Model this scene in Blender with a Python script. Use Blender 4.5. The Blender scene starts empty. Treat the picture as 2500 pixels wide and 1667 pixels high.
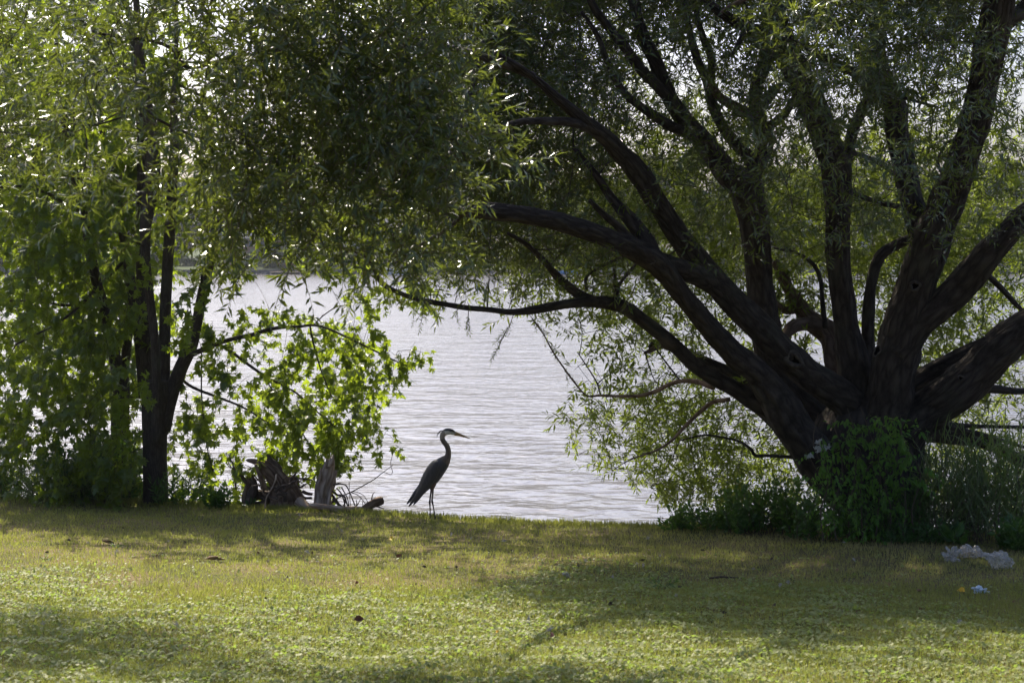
import bpy, math, random
import numpy as np
from mathutils import Vector, Matrix, noise as mnoise

random.seed(7)
rng = np.random.default_rng(11)
R_ = math.radians
SC = bpy.context.scene
COL = SC.collection

# ------------------------------------------------------------------ camera
F, HY, CX, CAMZ = 4000.0, 620.0, 1250.0, 3.2      # focal length in photo pixels, horizon row, centre column, eye height
cam = bpy.data.cameras.new('camera')
cam.sensor_width = 36.0
cam.lens = F / 2500 * 36.0
cam.shift_y = -(833.5 - HY) / 2500
cam.clip_start, cam.clip_end = 0.1, 4000
cam.dof.use_dof = True
cam.dof.focus_distance = 19.8
cam.dof.aperture_fstop = 5.0
camo = bpy.data.objects.new('camera', cam)
camo.location = (0, 0, CAMZ)
camo.rotation_euler = (R_(90), 0, 0)
COL.objects.link(camo)
SC.camera = camo

# ------------------------------------------------------------------ sky, sun, exposure
SUN_EL, SUN_AZ = R_(45), R_(-26)
world = bpy.data.worlds.new('World')
SC.world = world
world.use_nodes = True
wn = world.node_tree
bg = wn.nodes['Background']
sky = wn.nodes.new('ShaderNodeTexSky')
sky.sky_type = 'NISHITA'
sky.sun_disc = False
sky.sun_elevation = SUN_EL
sky.sun_rotation = SUN_AZ
sky.air_density = 1.0
sky.dust_density = 6.0
sky.ozone_density = 1.0
tint = wn.nodes.new('ShaderNodeMixRGB')
tint.blend_type = 'MULTIPLY'
tint.inputs[0].default_value = 1
tint.inputs[2].default_value = (.885, .97, 1.19, 1)
wn.links.new(sky.outputs[0], tint.inputs[1])
wn.links.new(tint.outputs[0], bg.inputs[0])
bg.inputs[1].default_value = 0.082
sun = bpy.data.lights.new('sun', 'SUN')
sun.energy = 4.2
sun.angle = R_(0.5)
sun.color = (1.0, 0.90, 0.75)
suno = bpy.data.objects.new('sun', sun)
sd = Vector((math.sin(SUN_AZ) * math.cos(SUN_EL), math.cos(SUN_AZ) * math.cos(SUN_EL), math.sin(SUN_EL)))
suno.rotation_euler = sd.to_track_quat('Z', 'Y').to_euler()
suno.location = (-20, 30, 40)
COL.objects.link(suno)
SC.view_settings.view_transform = 'Standard'
SC.view_settings.look = 'None'
SC.view_settings.exposure = 1.5
SC.view_settings.gamma = 1.0
SC.view_settings.use_curve_mapping = False
SC.render.engine = 'CYCLES'
SC.cycles.use_denoising = True
SC.cycles.max_bounces = 8
SC.cycles.transmission_bounces = 6
SC.cycles.transparent_max_bounces = 8
SC.cycles.volume_bounces = 0
SC.cycles.sample_clamp_indirect = 6.0
SC.cycles.use_adaptive_sampling = True
SC.cycles.adaptive_threshold = 0.01


def P(px, py, d):
    return np.array(((px - CX) / F * d, d, CAMZ - (py - HY) / F * d))


def project(p):
    p = np.asarray(p)
    return CX + p[..., 0] / p[..., 1] * F, HY + (CAMZ - p[..., 2]) / p[..., 1] * F


# ------------------------------------------------------------------ tagging and mesh helpers
def tag(o, label=None, cat=None, group=None, kind=None):
    if label: o['label'] = label
    if cat: o['category'] = cat
    if group: o['group'] = group
    if kind: o['kind'] = kind
    return o


def empty(name, loc=(0, 0, 0)):
    o = bpy.data.objects.new(name, None)
    o.location = loc
    o.empty_display_size = 0.1
    COL.objects.link(o)
    return o


def link(name, me, parent=None, mw=None):
    o = bpy.data.objects.new(name, me)
    COL.objects.link(o)
    if parent is not None:
        o.parent = parent
        base = world_of(parent).inverted()
        o.matrix_local = base @ mw if mw is not None else base
    elif mw is not None:
        o.matrix_local = mw
    return o


def world_of(o):
    m = o.matrix_basis.copy()
    while o.parent:
        o = o.parent
        m = o.matrix_basis @ m
    return m


class MB:
    """collects vertices and faces (numpy) and writes one mesh"""
    def __init__(s):
        s.v, s.q, s.t, s.a, s.n = [], [], [], [], 0

    def add(s, v, q=None, t=None, a=None):
        v = np.asarray(v, float).reshape(-1, 3)
        if q is not None and len(q): s.q.append(np.asarray(q, np.int64).reshape(-1, 4) + s.n)
        if t is not None and len(t): s.t.append(np.asarray(t, np.int64).reshape(-1, 3) + s.n)
        s.v.append(v)
        s.a.append(np.asarray(a, float).reshape(-1, 3) if a is not None else v)
        s.n += len(v)

    def mesh(s, name, mat, smooth=False, attr='bk', origin=None):
        v = np.concatenate(s.v)
        if origin is not None: v = v - np.asarray(origin)
        a = np.concatenate(s.a)
        q = np.concatenate(s.q) if s.q else np.zeros((0, 4), np.int64)
        t = np.concatenate(s.t) if s.t else np.zeros((0, 3), np.int64)
        me = bpy.data.meshes.new(name)
        me.vertices.add(len(v))
        me.vertices.foreach_set('co', v.astype(np.float32).ravel())
        nl = q.size + t.size
        me.loops.add(nl)
        me.loops.foreach_set('vertex_index', np.concatenate([q.ravel(), t.ravel()]).astype(np.int32))
        me.polygons.add(len(q) + len(t))
        st = np.concatenate([np.arange(len(q)) * 4, q.size + np.arange(len(t)) * 3]).astype(np.int32)
        me.polygons.foreach_set('loop_start', st)
        me.polygons.foreach_set('use_smooth', np.full(len(st), smooth))
        if attr:
            at = me.attributes.new(attr, 'FLOAT_VECTOR', 'POINT')
            at.data.foreach_set('vector', a.astype(np.float32).ravel())
        me.update(calc_edges=True)
        if mat: me.materials.append(mat)
        return me

    def obj(s, name, mat, parent=None, smooth=False, attr='bk'):
        if parent is not None:
            return link(name, s.mesh(name, mat, smooth, attr), parent)
        org = np.concatenate(s.v)
        c = np.array((org[:, 0].mean(), org[:, 1].mean(), org[:, 2].min()))
        return link(name, s.mesh(name, mat, smooth, attr, origin=c), None, Matrix.Translation(Vector(c)))


def catmull(pts, k):
    pts = np.asarray(pts, float)
    p = np.vstack([2 * pts[0] - pts[1], pts, 2 * pts[-1] - pts[-2]])
    out = []
    for i in range(1, len(p) - 2):
        for j in range(k):
            t = j / k
            a, b, c, d = p[i - 1], p[i], p[i + 1], p[i + 2]
            out.append(0.5 * (2 * b + (c - a) * t + (2 * a - 5 * b + 4 * c - d) * t * t + (3 * b - a - 3 * c + d) * t ** 3))
    out.append(pts[-1])
    return np.array(out)


def frames(c):
    n = len(c)
    tg = np.gradient(c, axis=0)
    tg /= np.linalg.norm(tg, axis=1)[:, None] + 1e-9
    u = np.cross(tg[0], (0.13, 0.9, 0.31)); u /= np.linalg.norm(u)
    U, V = [], []
    for i in range(n):
        u = u - tg[i] * np.dot(u, tg[i]); u /= np.linalg.norm(u) + 1e-9
        U.append(u); V.append(np.cross(tg[i], u))
    return np.array(U), np.array(V), tg


def tube(mb, path, rad, sides=8, rough=0.0, cap=True, fr=6.0, squash=None, ridged=0.0, seed=0.0):
    path = np.asarray(path, float); rad = np.asarray(rad, float)
    U, V, T = frames(path)
    n = len(path)
    th = np.arange(sides) / sides * 2 * math.pi
    L = np.concatenate([[0], np.cumsum(np.linalg.norm(np.diff(path, axis=0), axis=1))])
    ct, stt = np.cos(th), np.sin(th)
    r0 = max(rad.mean(), 0.004)
    rr = np.repeat(rad[:, None], sides, 1)
    a = np.stack([np.tile(ct * r0, (n, 1)) , np.tile(stt * r0, (n, 1)), np.repeat(L[:, None], sides, 1) * 0.24 + seed], -1)
    if rough > 0:
        for i in range(n):
            for j in range(sides):
                q = a[i, j]
                w = mnoise.noise(Vector((q[0] * fr * 3 + seed, q[1] * fr * 3, q[2] * fr * 3)))
                w2 = mnoise.noise(Vector((path[i, 0] * 2.2 + ct[j] * .5, path[i, 1] * 2.2 + stt[j] * .5, path[i, 2] * 2.2 + seed)))
                rr[i, j] *= 1 + rough * (w * 1.1 + w2 * 1.2)
    if ridged > 0:
        for i in range(n):
            tw = 1.3 * mnoise.noise(Vector((L[i] * 1.1, seed, 3.0)))
            for j in range(sides):
                w = mnoise.noise(Vector((ct[j] * 3.6 + tw, stt[j] * 3.6, L[i] * .9 + seed * 3)))
                w2 = mnoise.noise(Vector((ct[j] * 7 + tw, stt[j] * 7, L[i] * 2.4 + seed * 3)))
                rr[i, j] *= 1 + ridged * (1.5 * abs(w) * 2 - .6 + .5 * w2)
    v = path[:, None, :] + rr[..., None] * (ct[None, :, None] * U[:, None, :] + stt[None, :, None] * V[:, None, :])
    if squash is not None:
        v[..., 1] = path[:, None, 1] + (v[..., 1] - path[:, None, 1]) * squash
    i = np.arange(n - 1)[:, None] * sides
    j = np.arange(sides)[None, :]
    j2 = (j + 1) % sides
    q = np.stack([i + j, i + j2, i + sides + j2, i + sides + j], -1).reshape(-1, 4)
    vv = v.reshape(-1, 3); aa = a.reshape(-1, 3)
    t = []
    if cap:
        vv = np.vstack([vv, path[0] - T[0] * rad[0] * .2, path[-1] + T[-1] * rad[-1] * .3]); aa = np.vstack([aa, aa[0], aa[-1]])
        b = n * sides
        for k in range(sides):
            t.append((b, (k + 1) % sides, k)); t.append((b + 1, (n - 1) * sides + k, (n - 1) * sides + (k + 1) % sides))
    mb.add(vv, q, t, aa)


def box(mb, x0, x1, y0, y1, z0, z1):
    v = [(x, y, z) for z in (z0, z1) for y in (y0, y1) for x in (x0, x1)]
    mb.add(v, [(0, 2, 3, 1), (4, 5, 7, 6), (0, 1, 5, 4), (2, 6, 7, 3), (0, 4, 6, 2), (1, 3, 7, 5)])


# ------------------------------------------------------------------ materials
def new_mat(name):
    m = bpy.data.materials.new(name)
    m.use_nodes = True
    nt = m.node_tree
    return m, nt, nt.nodes, nt.links, nt.nodes['Principled BSDF'], nt.nodes['Material Output']


def ramp(nodes, stops):
    r = nodes.new('ShaderNodeValToRGB')
    e = r.color_ramp.elements
    while len(e) < len(stops): e.new(0.5)
    for i, (p, c) in enumerate(stops):
        e[i].position = p
        e[i].color = (*c, 1)
    return r


def plain(name, col, rough=0.7, spec=0.4, nscale=None, namp=0.25, bump=0.0):
    m, nt, N, L, b, o = new_mat(name)
    b.inputs['Roughness'].default_value = rough
    b.inputs['Specular IOR Level'].default_value = spec
    b.inputs['Base Color'].default_value = (*col, 1)
    if nscale:
        tc = N.new('ShaderNodeTexCoord')
        nz = N.new('ShaderNodeTexNoise'); nz.inputs['Scale'].default_value = nscale; nz.inputs['Detail'].default_value = 5
        L.new(tc.outputs['Object'], nz.inputs['Vector'])
        r = ramp(N, [(0.3, tuple(c * (1 - namp) for c in col)), (0.7, tuple(min(1, c * (1 + namp)) for c in col))])
        L.new(nz.outputs[0], r.inputs[0]); L.new(r.outputs[0], b.inputs['Base Color'])
        if bump:
            bp = N.new('ShaderNodeBump'); bp.inputs['Strength'].default_value = 1; bp.inputs['Distance'].default_value = bump
            L.new(nz.outputs[0], bp.inputs['Height']); L.new(bp.outputs[0], b.inputs['Normal'])
    return m


def leaf_mat(name, c0, c1, tr, trw=0.42, rough=0.42, spec=0.5, patch=0.6):
    m, nt, N, L, b, o = new_mat(name)
    g = N.new('ShaderNodeNewGeometry')
    tc = N.new('ShaderNodeTexCoord')
    nz = N.new('ShaderNodeTexNoise'); nz.inputs['Scale'].default_value = patch; nz.inputs['Detail'].default_value = 3
    L.new(tc.outputs['Object'], nz.inputs['Vector'])
    mx = N.new('ShaderNodeMath'); mx.operation = 'MULTIPLY_ADD'; mx.inputs[1].default_value = 0.55
    L.new(g.outputs['Random Per Island'], mx.inputs[0])
    m2 = N.new('ShaderNodeMath'); m2.operation = 'MULTIPLY'; m2.inputs[1].default_value = 0.6
    L.new(nz.outputs[0], m2.inputs[0]); L.new(m2.outputs[0], mx.inputs[2])
    r = ramp(N, [(0.15, c0), (0.8, c1)])
    L.new(mx.outputs[0], r.inputs[0]); L.new(r.outputs[0], b.inputs['Base Color'])
    b.inputs['Roughness'].default_value = rough
    b.inputs['Specular IOR Level'].default_value = spec
    t = N.new('ShaderNodeBsdfTranslucent')
    r2 = ramp(N, [(0.15, tuple(c * .72 for c in tr)), (0.85, tr)])
    L.new(mx.outputs[0], r2.inputs[0]); L.new(r2.outputs[0], t.inputs['Color'])
    ms = N.new('ShaderNodeMixShader'); ms.inputs[0].default_value = trw
    L.new(b.outputs[0], ms.inputs[1]); L.new(t.outputs[0], ms.inputs[2]); L.new(ms.outputs[0], o.inputs['Surface'])
    return m


def bark_mat(name, c0, c1, c2, scale=1.0, bump=0.02, rough=0.9, moss=0.0):
    m, nt, N, L, b, o = new_mat(name)
    at = N.new('ShaderNodeAttribute'); at.attribute_name = 'bk'
    nz = N.new('ShaderNodeTexNoise'); nz.inputs['Scale'].default_value = 26 * scale; nz.inputs['Detail'].default_value = 6; nz.inputs['Roughness'].default_value = .65
    L.new(at.outputs['Vector'], nz.inputs['Vector'])
    vo = N.new('ShaderNodeTexVoronoi'); vo.feature = 'DISTANCE_TO_EDGE'; vo.inputs['Scale'].default_value = 17 * scale
    mxv = N.new('ShaderNodeVectorMath'); mxv.operation = 'MULTIPLY_ADD'; mxv.inputs[1].default_value = (.05, .05, .05)
    L.new(nz.outputs['Color'], mxv.inputs[0]); L.new(at.outputs['Vector'], mxv.inputs[2]); L.new(mxv.outputs[0], vo.inputs['Vector'])
    r = ramp(N, [(0.0, c0), (0.35, c1), (0.75, c2)])
    ad = N.new('ShaderNodeMath'); ad.operation = 'MULTIPLY_ADD'; ad.inputs[1].default_value = 1.1
    mu = N.new('ShaderNodeMath'); mu.operation = 'MULTIPLY'; mu.inputs[1].default_value = .75
    L.new(nz.outputs[0], mu.inputs[0])
    L.new(vo.outputs['Distance'], ad.inputs[0]); L.new(mu.outputs[0], ad.inputs[2])
    L.new(ad.outputs[0], r.inputs[0])
    col = r.outputs[0]
    if moss > 0:
        tc = N.new('ShaderNodeTexCoord')
        n2 = N.new('ShaderNodeTexNoise'); n2.inputs['Scale'].default_value = 2.3; n2.inputs['Detail'].default_value = 6
        L.new(tc.outputs['Object'], n2.inputs['Vector'])
        r3 = ramp(N, [(0.55, (0, 0, 0)), (0.72, (moss, moss, moss))])
        L.new(n2.outputs[0], r3.inputs[0])
        mc = N.new('ShaderNodeMixRGB'); mc.inputs[2].default_value = (.09, .10, .07, 1)
        L.new(r3.outputs[0], mc.inputs[0]); L.new(col, mc.inputs[1]); col = mc.outputs[0]
    L.new(col, b.inputs['Base Color'])
    bp = N.new('ShaderNodeBump'); bp.inputs['Strength'].default_value = 1; bp.inputs['Distance'].default_value = bump
    L.new(ad.outputs[0], bp.inputs['Height']); L.new(bp.outputs[0], b.inputs['Normal'])
    b.inputs['Roughness'].default_value = rough
    b.inputs['Specular IOR Level'].default_value = .2
    return m


M = {}
M['willow_leaf'] = leaf_mat('willow leaf', (.017, .031, .008), (.052, .078, .020), (.25, .31, .035), .25, .27, .7)
M['willow_back'] = leaf_mat('willow leaf lit', (.032, .058, .011), (.075, .11, .02), (.36, .46, .04), .33, .5, .25)  # lighter copy of the willow leaf; sunlit look put into its colour
M['maple_leaf'] = leaf_mat('silver maple leaf', (.015, .034, .008), (.04, .075, .016), (.42, .55, .03), .38, .42, .4)
M['herb_leaf'] = leaf_mat('herb leaf', (.02, .05, .012), (.05, .10, .022), (.16, .30, .03), .30, .5, .35)
M['vine_leaf'] = leaf_mat('vine leaf', (.035, .09, .015), (.075, .17, .025), (.24, .45, .04), .40, .5, .3)
M['reed_leaf'] = leaf_mat('long grass leaf', (.05, .085, .025), (.13, .16, .06), (.22, .32, .06), .32, .5, .35)
M['willow_bark'] = bark_mat('willow bark', (.005, .004, .003), (.023, .018, .014), (.062, .050, .040), 1.0, .045, moss=.3)
M['maple_bark'] = bark_mat('maple bark', (.022, .017, .014), (.045, .035, .027), (.075, .060, .048), 1.6, .006, moss=.3)
M['dead_bark'] = bark_mat('flaking dead bark', (.03, .018, .012), (.085, .055, .037), (.17, .12, .09), 1.3, .03)
M['twig'] = plain('twig', (.075, .055, .035), .8, .3)
M['knot'] = plain('knot ring', (.060, .050, .041), .95, .1, 26, .45, .006)
M['hollow'] = plain('hollow', (.008, .006, .005), 1, 0)  # near-black colour stands for the shade inside knot holes
M['drift'] = bark_mat('weathered driftwood', (.018, .010, .006), (.085, .052, .033), (.24, .17, .12), 1.1, .02)
M['drift_pale'] = bark_mat('bleached driftwood', (.05, .032, .022), (.21, .145, .10), (.46, .36, .28), 1.0, .015)
M['root'] = bark_mat('dead root', (.012, .008, .006), (.05, .034, .024), (.12, .09, .07), 1.4, .01)

# ------------------------------------------------------------------ ground, water, far land
CRX = [-60, -12, -7.3, -4.8, -2.6, -1.0, 1.6, 4.0, 7.0, 12, 60]
CRY = [27, 24.6, 23.2, 22.3, 20.8, 20.05, 18.45, 18.1, 17.6, 17, 15]
WATER_Z = -1.0


def crest(x):
    return np.interp(x, CRX, CRY)


def ground_z(x, y):
    x = np.asarray(x, float); y = np.asarray(y, float)
    c = crest(x)
    z = 1.6 - .08 * np.minimum(y, c)
    z = z + .012 * np.sin(x * 1.7 + y * .9) + .010 * np.sin(x * .6 - y * 2.1 + 1) + .006 * np.sin(x * 4.1 + y * 3.3)
    over = np.maximum(y - c, 0)
    z = z - .95 * over - .12 * np.minimum(over * 3, 1)
    return np.maximum(z, -2.6)


def grid_mesh(mb, xs, ys, zf):
    X, Y = np.meshgrid(xs, ys)
    Z = zf(X, Y)
    v = np.stack([X, Y, Z], -1).reshape(-1, 3)
    nx, ny = len(xs), len(ys)
    i = np.arange(ny - 1)[:, None] * nx; j = np.arange(nx - 1)[None, :]
    q = np.stack([i + j, i + j + 1, i + nx + j + 1, i + nx + j], -1).reshape(-1, 4)
    mb.add(v, q)


m, nt, N, L, b, o = new_mat('lawn soil')
tc = N.new('ShaderNodeTexCoord')
n1 = N.new('ShaderNodeTexNoise'); n1.inputs['Scale'].default_value = 1.3; n1.inputs['Detail'].default_value = 6
n2 = N.new('ShaderNodeTexNoise'); n2.inputs['Scale'].default_value = 45; n2.inputs['Detail'].default_value = 4
L.new(tc.outputs['Object'], n1.inputs['Vector']); L.new(tc.outputs['Object'], n2.inputs['Vector'])
r1 = ramp(N, [(0.35, (.075, .08, .026)), (0.65, (.15, .12, .06))])
r2 = ramp(N, [(0.3, (.45, .45, .45)), (0.7, (1.3, 1.25, 1.2))])
L.new(n1.outputs[0], r1.inputs[0]); L.new(n2.outputs[0], r2.inputs[0])
mm = N.new('ShaderNodeMixRGB'); mm.blend_type = 'MULTIPLY'; mm.inputs[0].default_value = 1
L.new(r1.outputs[0], mm.inputs[1]); L.new(r2.outputs[0], mm.inputs[2]); L.new(mm.outputs[0], b.inputs['Base Color'])
bp = N.new('ShaderNodeBump'); bp.inputs['Distance'].default_value = .02
L.new(n2.outputs[0], bp.inputs['Height']); L.new(bp.outputs[0], b.inputs['Normal'])
b.inputs['Roughness'].default_value = 1; b.inputs['Specular IOR Level'].default_value = .1
M['soil'] = m
mb = MB()
xs = np.concatenate([np.linspace(-60, -12, 20)[:-1], np.linspace(-12, 12, 130), np.linspace(12, 60, 20)[1:]])
ys = np.concatenate([np.linspace(-25, 7, 20)[:-1], np.linspace(7, 24, 120)[:-1], np.linspace(24, 30, 20)])
grid_mesh(mb, xs, ys, ground_z)
ground = mb.obj('ground', M['soil'], smooth=True)
tag(ground, kind='structure')

# water
m, nt, N, L, b, o = new_mat('river water')
tc = N.new('ShaderNodeTexCoord')
b.inputs['Base Color'].default_value = (.075, .07, .07, 1)
b.inputs['Roughness'].default_value = .17
b.inputs['IOR'].default_value = 1.36
hs = None
for k, (sx, sy, sc, amp, det, dis) in enumerate([(.8, 1.2, .45, .20, 2, .6), (1.0, 1.35, 1.5, .105, 2, .5), (1.0, 1.3, 5.5, .012, 2, .3)]):
    mp = N.new('ShaderNodeMapping'); mp.inputs['Scale'].default_value = (sx, sy, 1); mp.inputs['Rotation'].default_value = (0, 0, R_(-6 + 9 * k)); mp.inputs['Location'].default_value = (k * 7, 0, 0)
    L.new(tc.outputs['Object'], mp.inputs['Vector'])
    nz = N.new('ShaderNodeTexNoise'); nz.inputs['Scale'].default_value = sc; nz.inputs['Detail'].default_value = det; nz.inputs['Distortion'].default_value = dis
    L.new(mp.outputs[0], nz.inputs['Vector'])
    ma = N.new('ShaderNodeMath'); ma.operation = 'MULTIPLY_ADD'; ma.inputs[1].default_value = amp
    L.new(nz.outputs[0], ma.inputs[0])
    if hs is None: ma.inputs[2].default_value = 0
    else: L.new(hs, ma.inputs[2])
    hs = ma.outputs[0]
mpw = N.new('ShaderNodeMapping'); mpw.inputs['Scale'].default_value = (.5, 1.6, 1)
L.new(tc.outputs['Object'], mpw.inputs['Vector'])
nw = N.new('ShaderNodeTexNoise'); nw.inputs['Scale'].default_value = .05; nw.inputs['Detail'].default_value = 3
L.new(mpw.outputs[0], nw.inputs['Vector'])
mw_ = N.new('ShaderNodeMapRange'); mw_.inputs['From Min'].default_value = .35; mw_.inputs['From Max'].default_value = .65; mw_.inputs['To Min'].default_value = .62; mw_.inputs['To Max'].default_value = 1.2
L.new(nw.outputs[0], mw_.inputs['Value'])
bp = N.new('ShaderNodeBump'); bp.inputs['Distance'].default_value = 1.0
L.new(mw_.outputs[0], bp.inputs['Strength'])
L.new(hs, bp.inputs['Height']); L.new(bp.outputs[0], b.inputs['Normal'])
M['water'] = m
mb = MB()
mb.add([(-420, 12, WATER_Z), (420, 12, WATER_Z), (420, 345, WATER_Z), (-420, 345, WATER_Z)], [(0, 1, 2, 3)])
tag(mb.obj('river', M['water']), kind='structure')

FAR = 336.0
M['far_land'] = plain('far lawn', (.04, .055, .022), 1, .1, .15, .3)
mb = MB()
grid_mesh(mb, np.linspace(-420, 420, 60), np.array([FAR + .6, FAR + 6, FAR + 20, FAR + 60, FAR + 200, 900]),
          lambda x, y: np.interp(y, [FAR + .6, FAR + 6, FAR + 20, FAR + 60, FAR + 200, 900], [-.15, .3, 1.2, 2.2, 4, 6]))
tag(mb.obj('far_shore_land', M['far_land'], smooth=True), kind='structure')

# ------------------------------------------------------------------ leaves: shapes, shoots, placing
def leaf_narrow(w=.20):
    v = np.array([(0, 0, 0), (-w * .5, .38, .03), (w * .5, .38, .03), (0, .5, -.015), (0, 1, -.10)])
    return v, np.array([(0, 3, 1), (0, 2, 3), (1, 3, 4), (3, 2, 4)])


def leaf_maple():
    half = [(.30, .02), (.40, -.10), (.50, .06), (.27, .21), (.52, .34), (.70, .56), (.50, .52), (.20, .42), (.30, .66), (.17, .70)]
    pts = [(0, -.02)] + half + [(0, 1.03)] + [(-x, y) for x, y in half[::-1]]
    v = [(0, .24, .02)] + [(x, y, -.22 * abs(x) - .10 * max(y - .3, 0) ** 2 - (.05 if abs(x) > .45 else 0)) for x, y in pts]
    n = len(pts)
    t = [(0, 1 + i, 1 + (i + 1) % n) for i in range(n)]
    # stalk
    k = len(v)
    v += [(-.012, -.55, .05), (.012, -.55, .05)]
    t.append((k, k + 1, 1))
    return np.array(v), np.array(t)


def leaf_oval(w=.5):
    v = np.array([(0, 0, 0), (-w * .42, .25, .05), (w * .42, .25, .05), (-w * .45, .55, .04), (w * .45, .55, .04), (0, .5, -.02), (0, 1, -.16)])
    return v, np.array([(0, 5, 1), (0, 2, 5), (1, 5, 3), (5, 2, 4), (3, 5, 6), (5, 4, 6)])


def leaf_blade():
    v = np.array([(-.02, 0, 0), (.02, 0, 0), (-.022, .4, .03), (.022, .4, .03), (-.015, .75, -.06), (.015, .75, -.06), (0, 1, -.25)])
    return v, np.array([(0, 1, 3), (0, 3, 2), (2, 3, 5), (2, 5, 4), (4, 5, 6)])


LEAF = {'narrow': leaf_narrow(), 'broad': leaf_narrow(.25), 'maple': leaf_maple(), 'oval': leaf_oval(), 'blade': leaf_blade()}


def rot_zyx(yaw, pitch, roll):
    return np.array((Matrix.Rotation(yaw, 3, 'Z') @ Matrix.Rotation(pitch, 3, 'X') @ Matrix.Rotation(roll, 3, 'Y')))


def shoot_proto(length, n, lsize, ang=42, pair=False, droop=.35, jitter=14, rnd=None, drop_leaf=-12, upcurve=0):
    """a twig along +Y with leaves; returns leaf rotations, origins, sizes and the stem"""
    rnd = rnd or random
    st = []
    for i in range(5):
        t = i / 4
        st.append((length * .05 * math.sin(t * 3 + rnd.random()), length * t * (1 - .12 * droop * t), -droop * length * t * t + upcurve * length * t * t))
    st = np.array(st)
    Rs, Ts, Ss = [], [], []
    k = 0
    for i in range(n):
        t = .08 + .92 * (i + .5) / n
        f = t * 4; j = min(int(f), 3); p = st[j] + (st[j + 1] - st[j]) * (f - j)
        d = st[j + 1] - st[j]
        pt = math.atan2(d[2], math.hypot(d[0], d[1]))
        for s in ((-1, 1) if pair else ((-1) ** i,)):
            ya = s * R_(ang * (1.05 - .45 * t) + rnd.gauss(0, jitter))
            Rs.append(rot_zyx(ya, pt + R_(drop_leaf + rnd.gauss(0, jitter * 1.3)), R_(rnd.gauss(0, 32))))
            off = np.array(Rs[-1]) @ np.array((0, .5 * lsize if pair else 0, 0))
            Ts.append(p + off * (.9 if pair else 0))
            Ss.append(lsize * (1.05 - .45 * abs(t - .45)) * rnd.uniform(.75, 1.15))
    Rs.append(rot_zyx(rnd.gauss(0, .2), R_(-20 * droop), rnd.gauss(0, .4))); Ts.append(st[-1]); Ss.append(lsize * .8)
    return np.array(Rs), np.array(Ts), np.array(Ss), st


def frame_from(d, roll=0.0):
    """rotation whose +Y is d and whose +Z is as upright as it can be"""
    y = np.asarray(d, float); y = y / (np.linalg.norm(y) + 1e-9)
    up = np.array((0, 0, 1.0))
    if abs(y[2]) > .97: up = np.array((0.3, 1, 0.1))
    x = np.cross(y, up); x /= np.linalg.norm(x)
    z = np.cross(x, y)
    if roll:
        c, s = math.cos(roll), math.sin(roll)
        x, z = c * x + s * z, -s * x + c * z
    return np.stack([x, y, z], 1)


class Foliage:
    def __init__(s, kind):
        s.kind = kind; s.R, s.T, s.S, s.stems = [], [], [], MB()

    def shoot(s, proto, pos, d, scale=1.0, roll=0.0, stem_r=.003):
        Rs, Ts, Ss, st = proto
        Rm = frame_from(d, roll)
        s.R.append(Rm @ Rs); s.T.append(np.asarray(pos) + scale * (Ts @ Rm.T)); s.S.append(Ss * scale)
        p = np.asarray(pos) + scale * (st[::2] @ Rm.T)
        s.tri_stem(p, stem_r)

    def tri_stem(s, p, r):
        n = len(p)
        off = np.array([(1, 0, 0), (-.5, .87, 0), (-.5, -.3, .82)])
        rr = np.linspace(r, r * .4, n)
        v = p[:, None, :] + rr[:, None, None] * off[None]
        q = []
        for i in range(n - 1):
            for j in range(3):
                q.append((i * 3 + j, i * 3 + (j + 1) % 3, i * 3 + 3 + (j + 1) % 3, i * 3 + 3 + j))
        s.stems.add(v.reshape(-1, 3), q)

    def build(s, parent, leaf_material, n_single=0, name='foliage', sname='twigs', label=None):
        R = np.concatenate(s.R); T = np.concatenate(s.T); S = np.concatenate(s.S)
        V, Tr = LEAF[s.kind]
        nk = len(V)
        idx = np.arange(len(T))
        if n_single:
            px, py = project(T)
            inside = (px > 8) & (px < 2492) & (py > 8) & (py < 1660)
            size = S / T[:, 1] * np.where(inside, 1, 0) * rng.uniform(.8, 1.2, len(S))
            pick = np.argsort(-size)[:n_single]
            keep = np.ones(len(T), bool); keep[pick] = False
            lm = MB(); lm.add(V, None, Tr)
            me = lm.mesh('leaf', leaf_material, attr=None)
            for i in pick:
                m4 = Matrix.Identity(4)
                A = R[i] * S[i]
                for a in range(3):
                    for c in range(3): m4[a][c] = A[a][c]
                    m4[a][3] = T[i][a]
                link('leaf', me, parent, m4)
            idx = idx[keep]
        R, T, S = R[idx], T[idx], S[idx]
        v = np.einsum('nij,kj->nki', R, V) * S[:, None, None] + T[:, None, :]
        f = Tr[None] + (np.arange(len(T)) * nk)[:, None, None]
        mb = MB(); mb.add(v.reshape(-1, 3), None, f.reshape(-1, 3))
        o = mb.obj(name, leaf_material, parent, attr=None)
        tag(o, kind='stuff')
        if s.stems.n:
            o2 = s.stems.obj(sname, M['twig'], parent, attr=None)
            tag(o2, kind='stuff')
        print(name, len(T), 'leaves')
        return o


def sample_grid(rows, y0, x0=0, cell=100, k=1.0):
    """random points in photo pixels, as many per cell as its digit says"""
    G = np.array([[int(c) for c in r] for r in rows], float)
    out = []
    for j in range(G.shape[0]):
        for i in range(G.shape[1]):
            lam = G[j, i] * k
            n = int(lam) + (rng.random() < lam - int(lam))
            for _ in range(n):
                out.append((x0 + (i + rng.uniform(-.12, 1.12)) * cell, y0 + (j + rng.uniform(-.12, 1.12)) * cell))
    return np.array(out)


def inside_poly(x, y, poly):
    r = False
    j = len(poly) - 1
    for i in range(len(poly)):
        xi, yi = poly[i]; xj, yj = poly[j]
        if (yi > y) != (yj > y) and x < (xj - xi) * (y - yi) / (yj - yi) + xi: r = not r
        j = i
    return r


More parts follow.
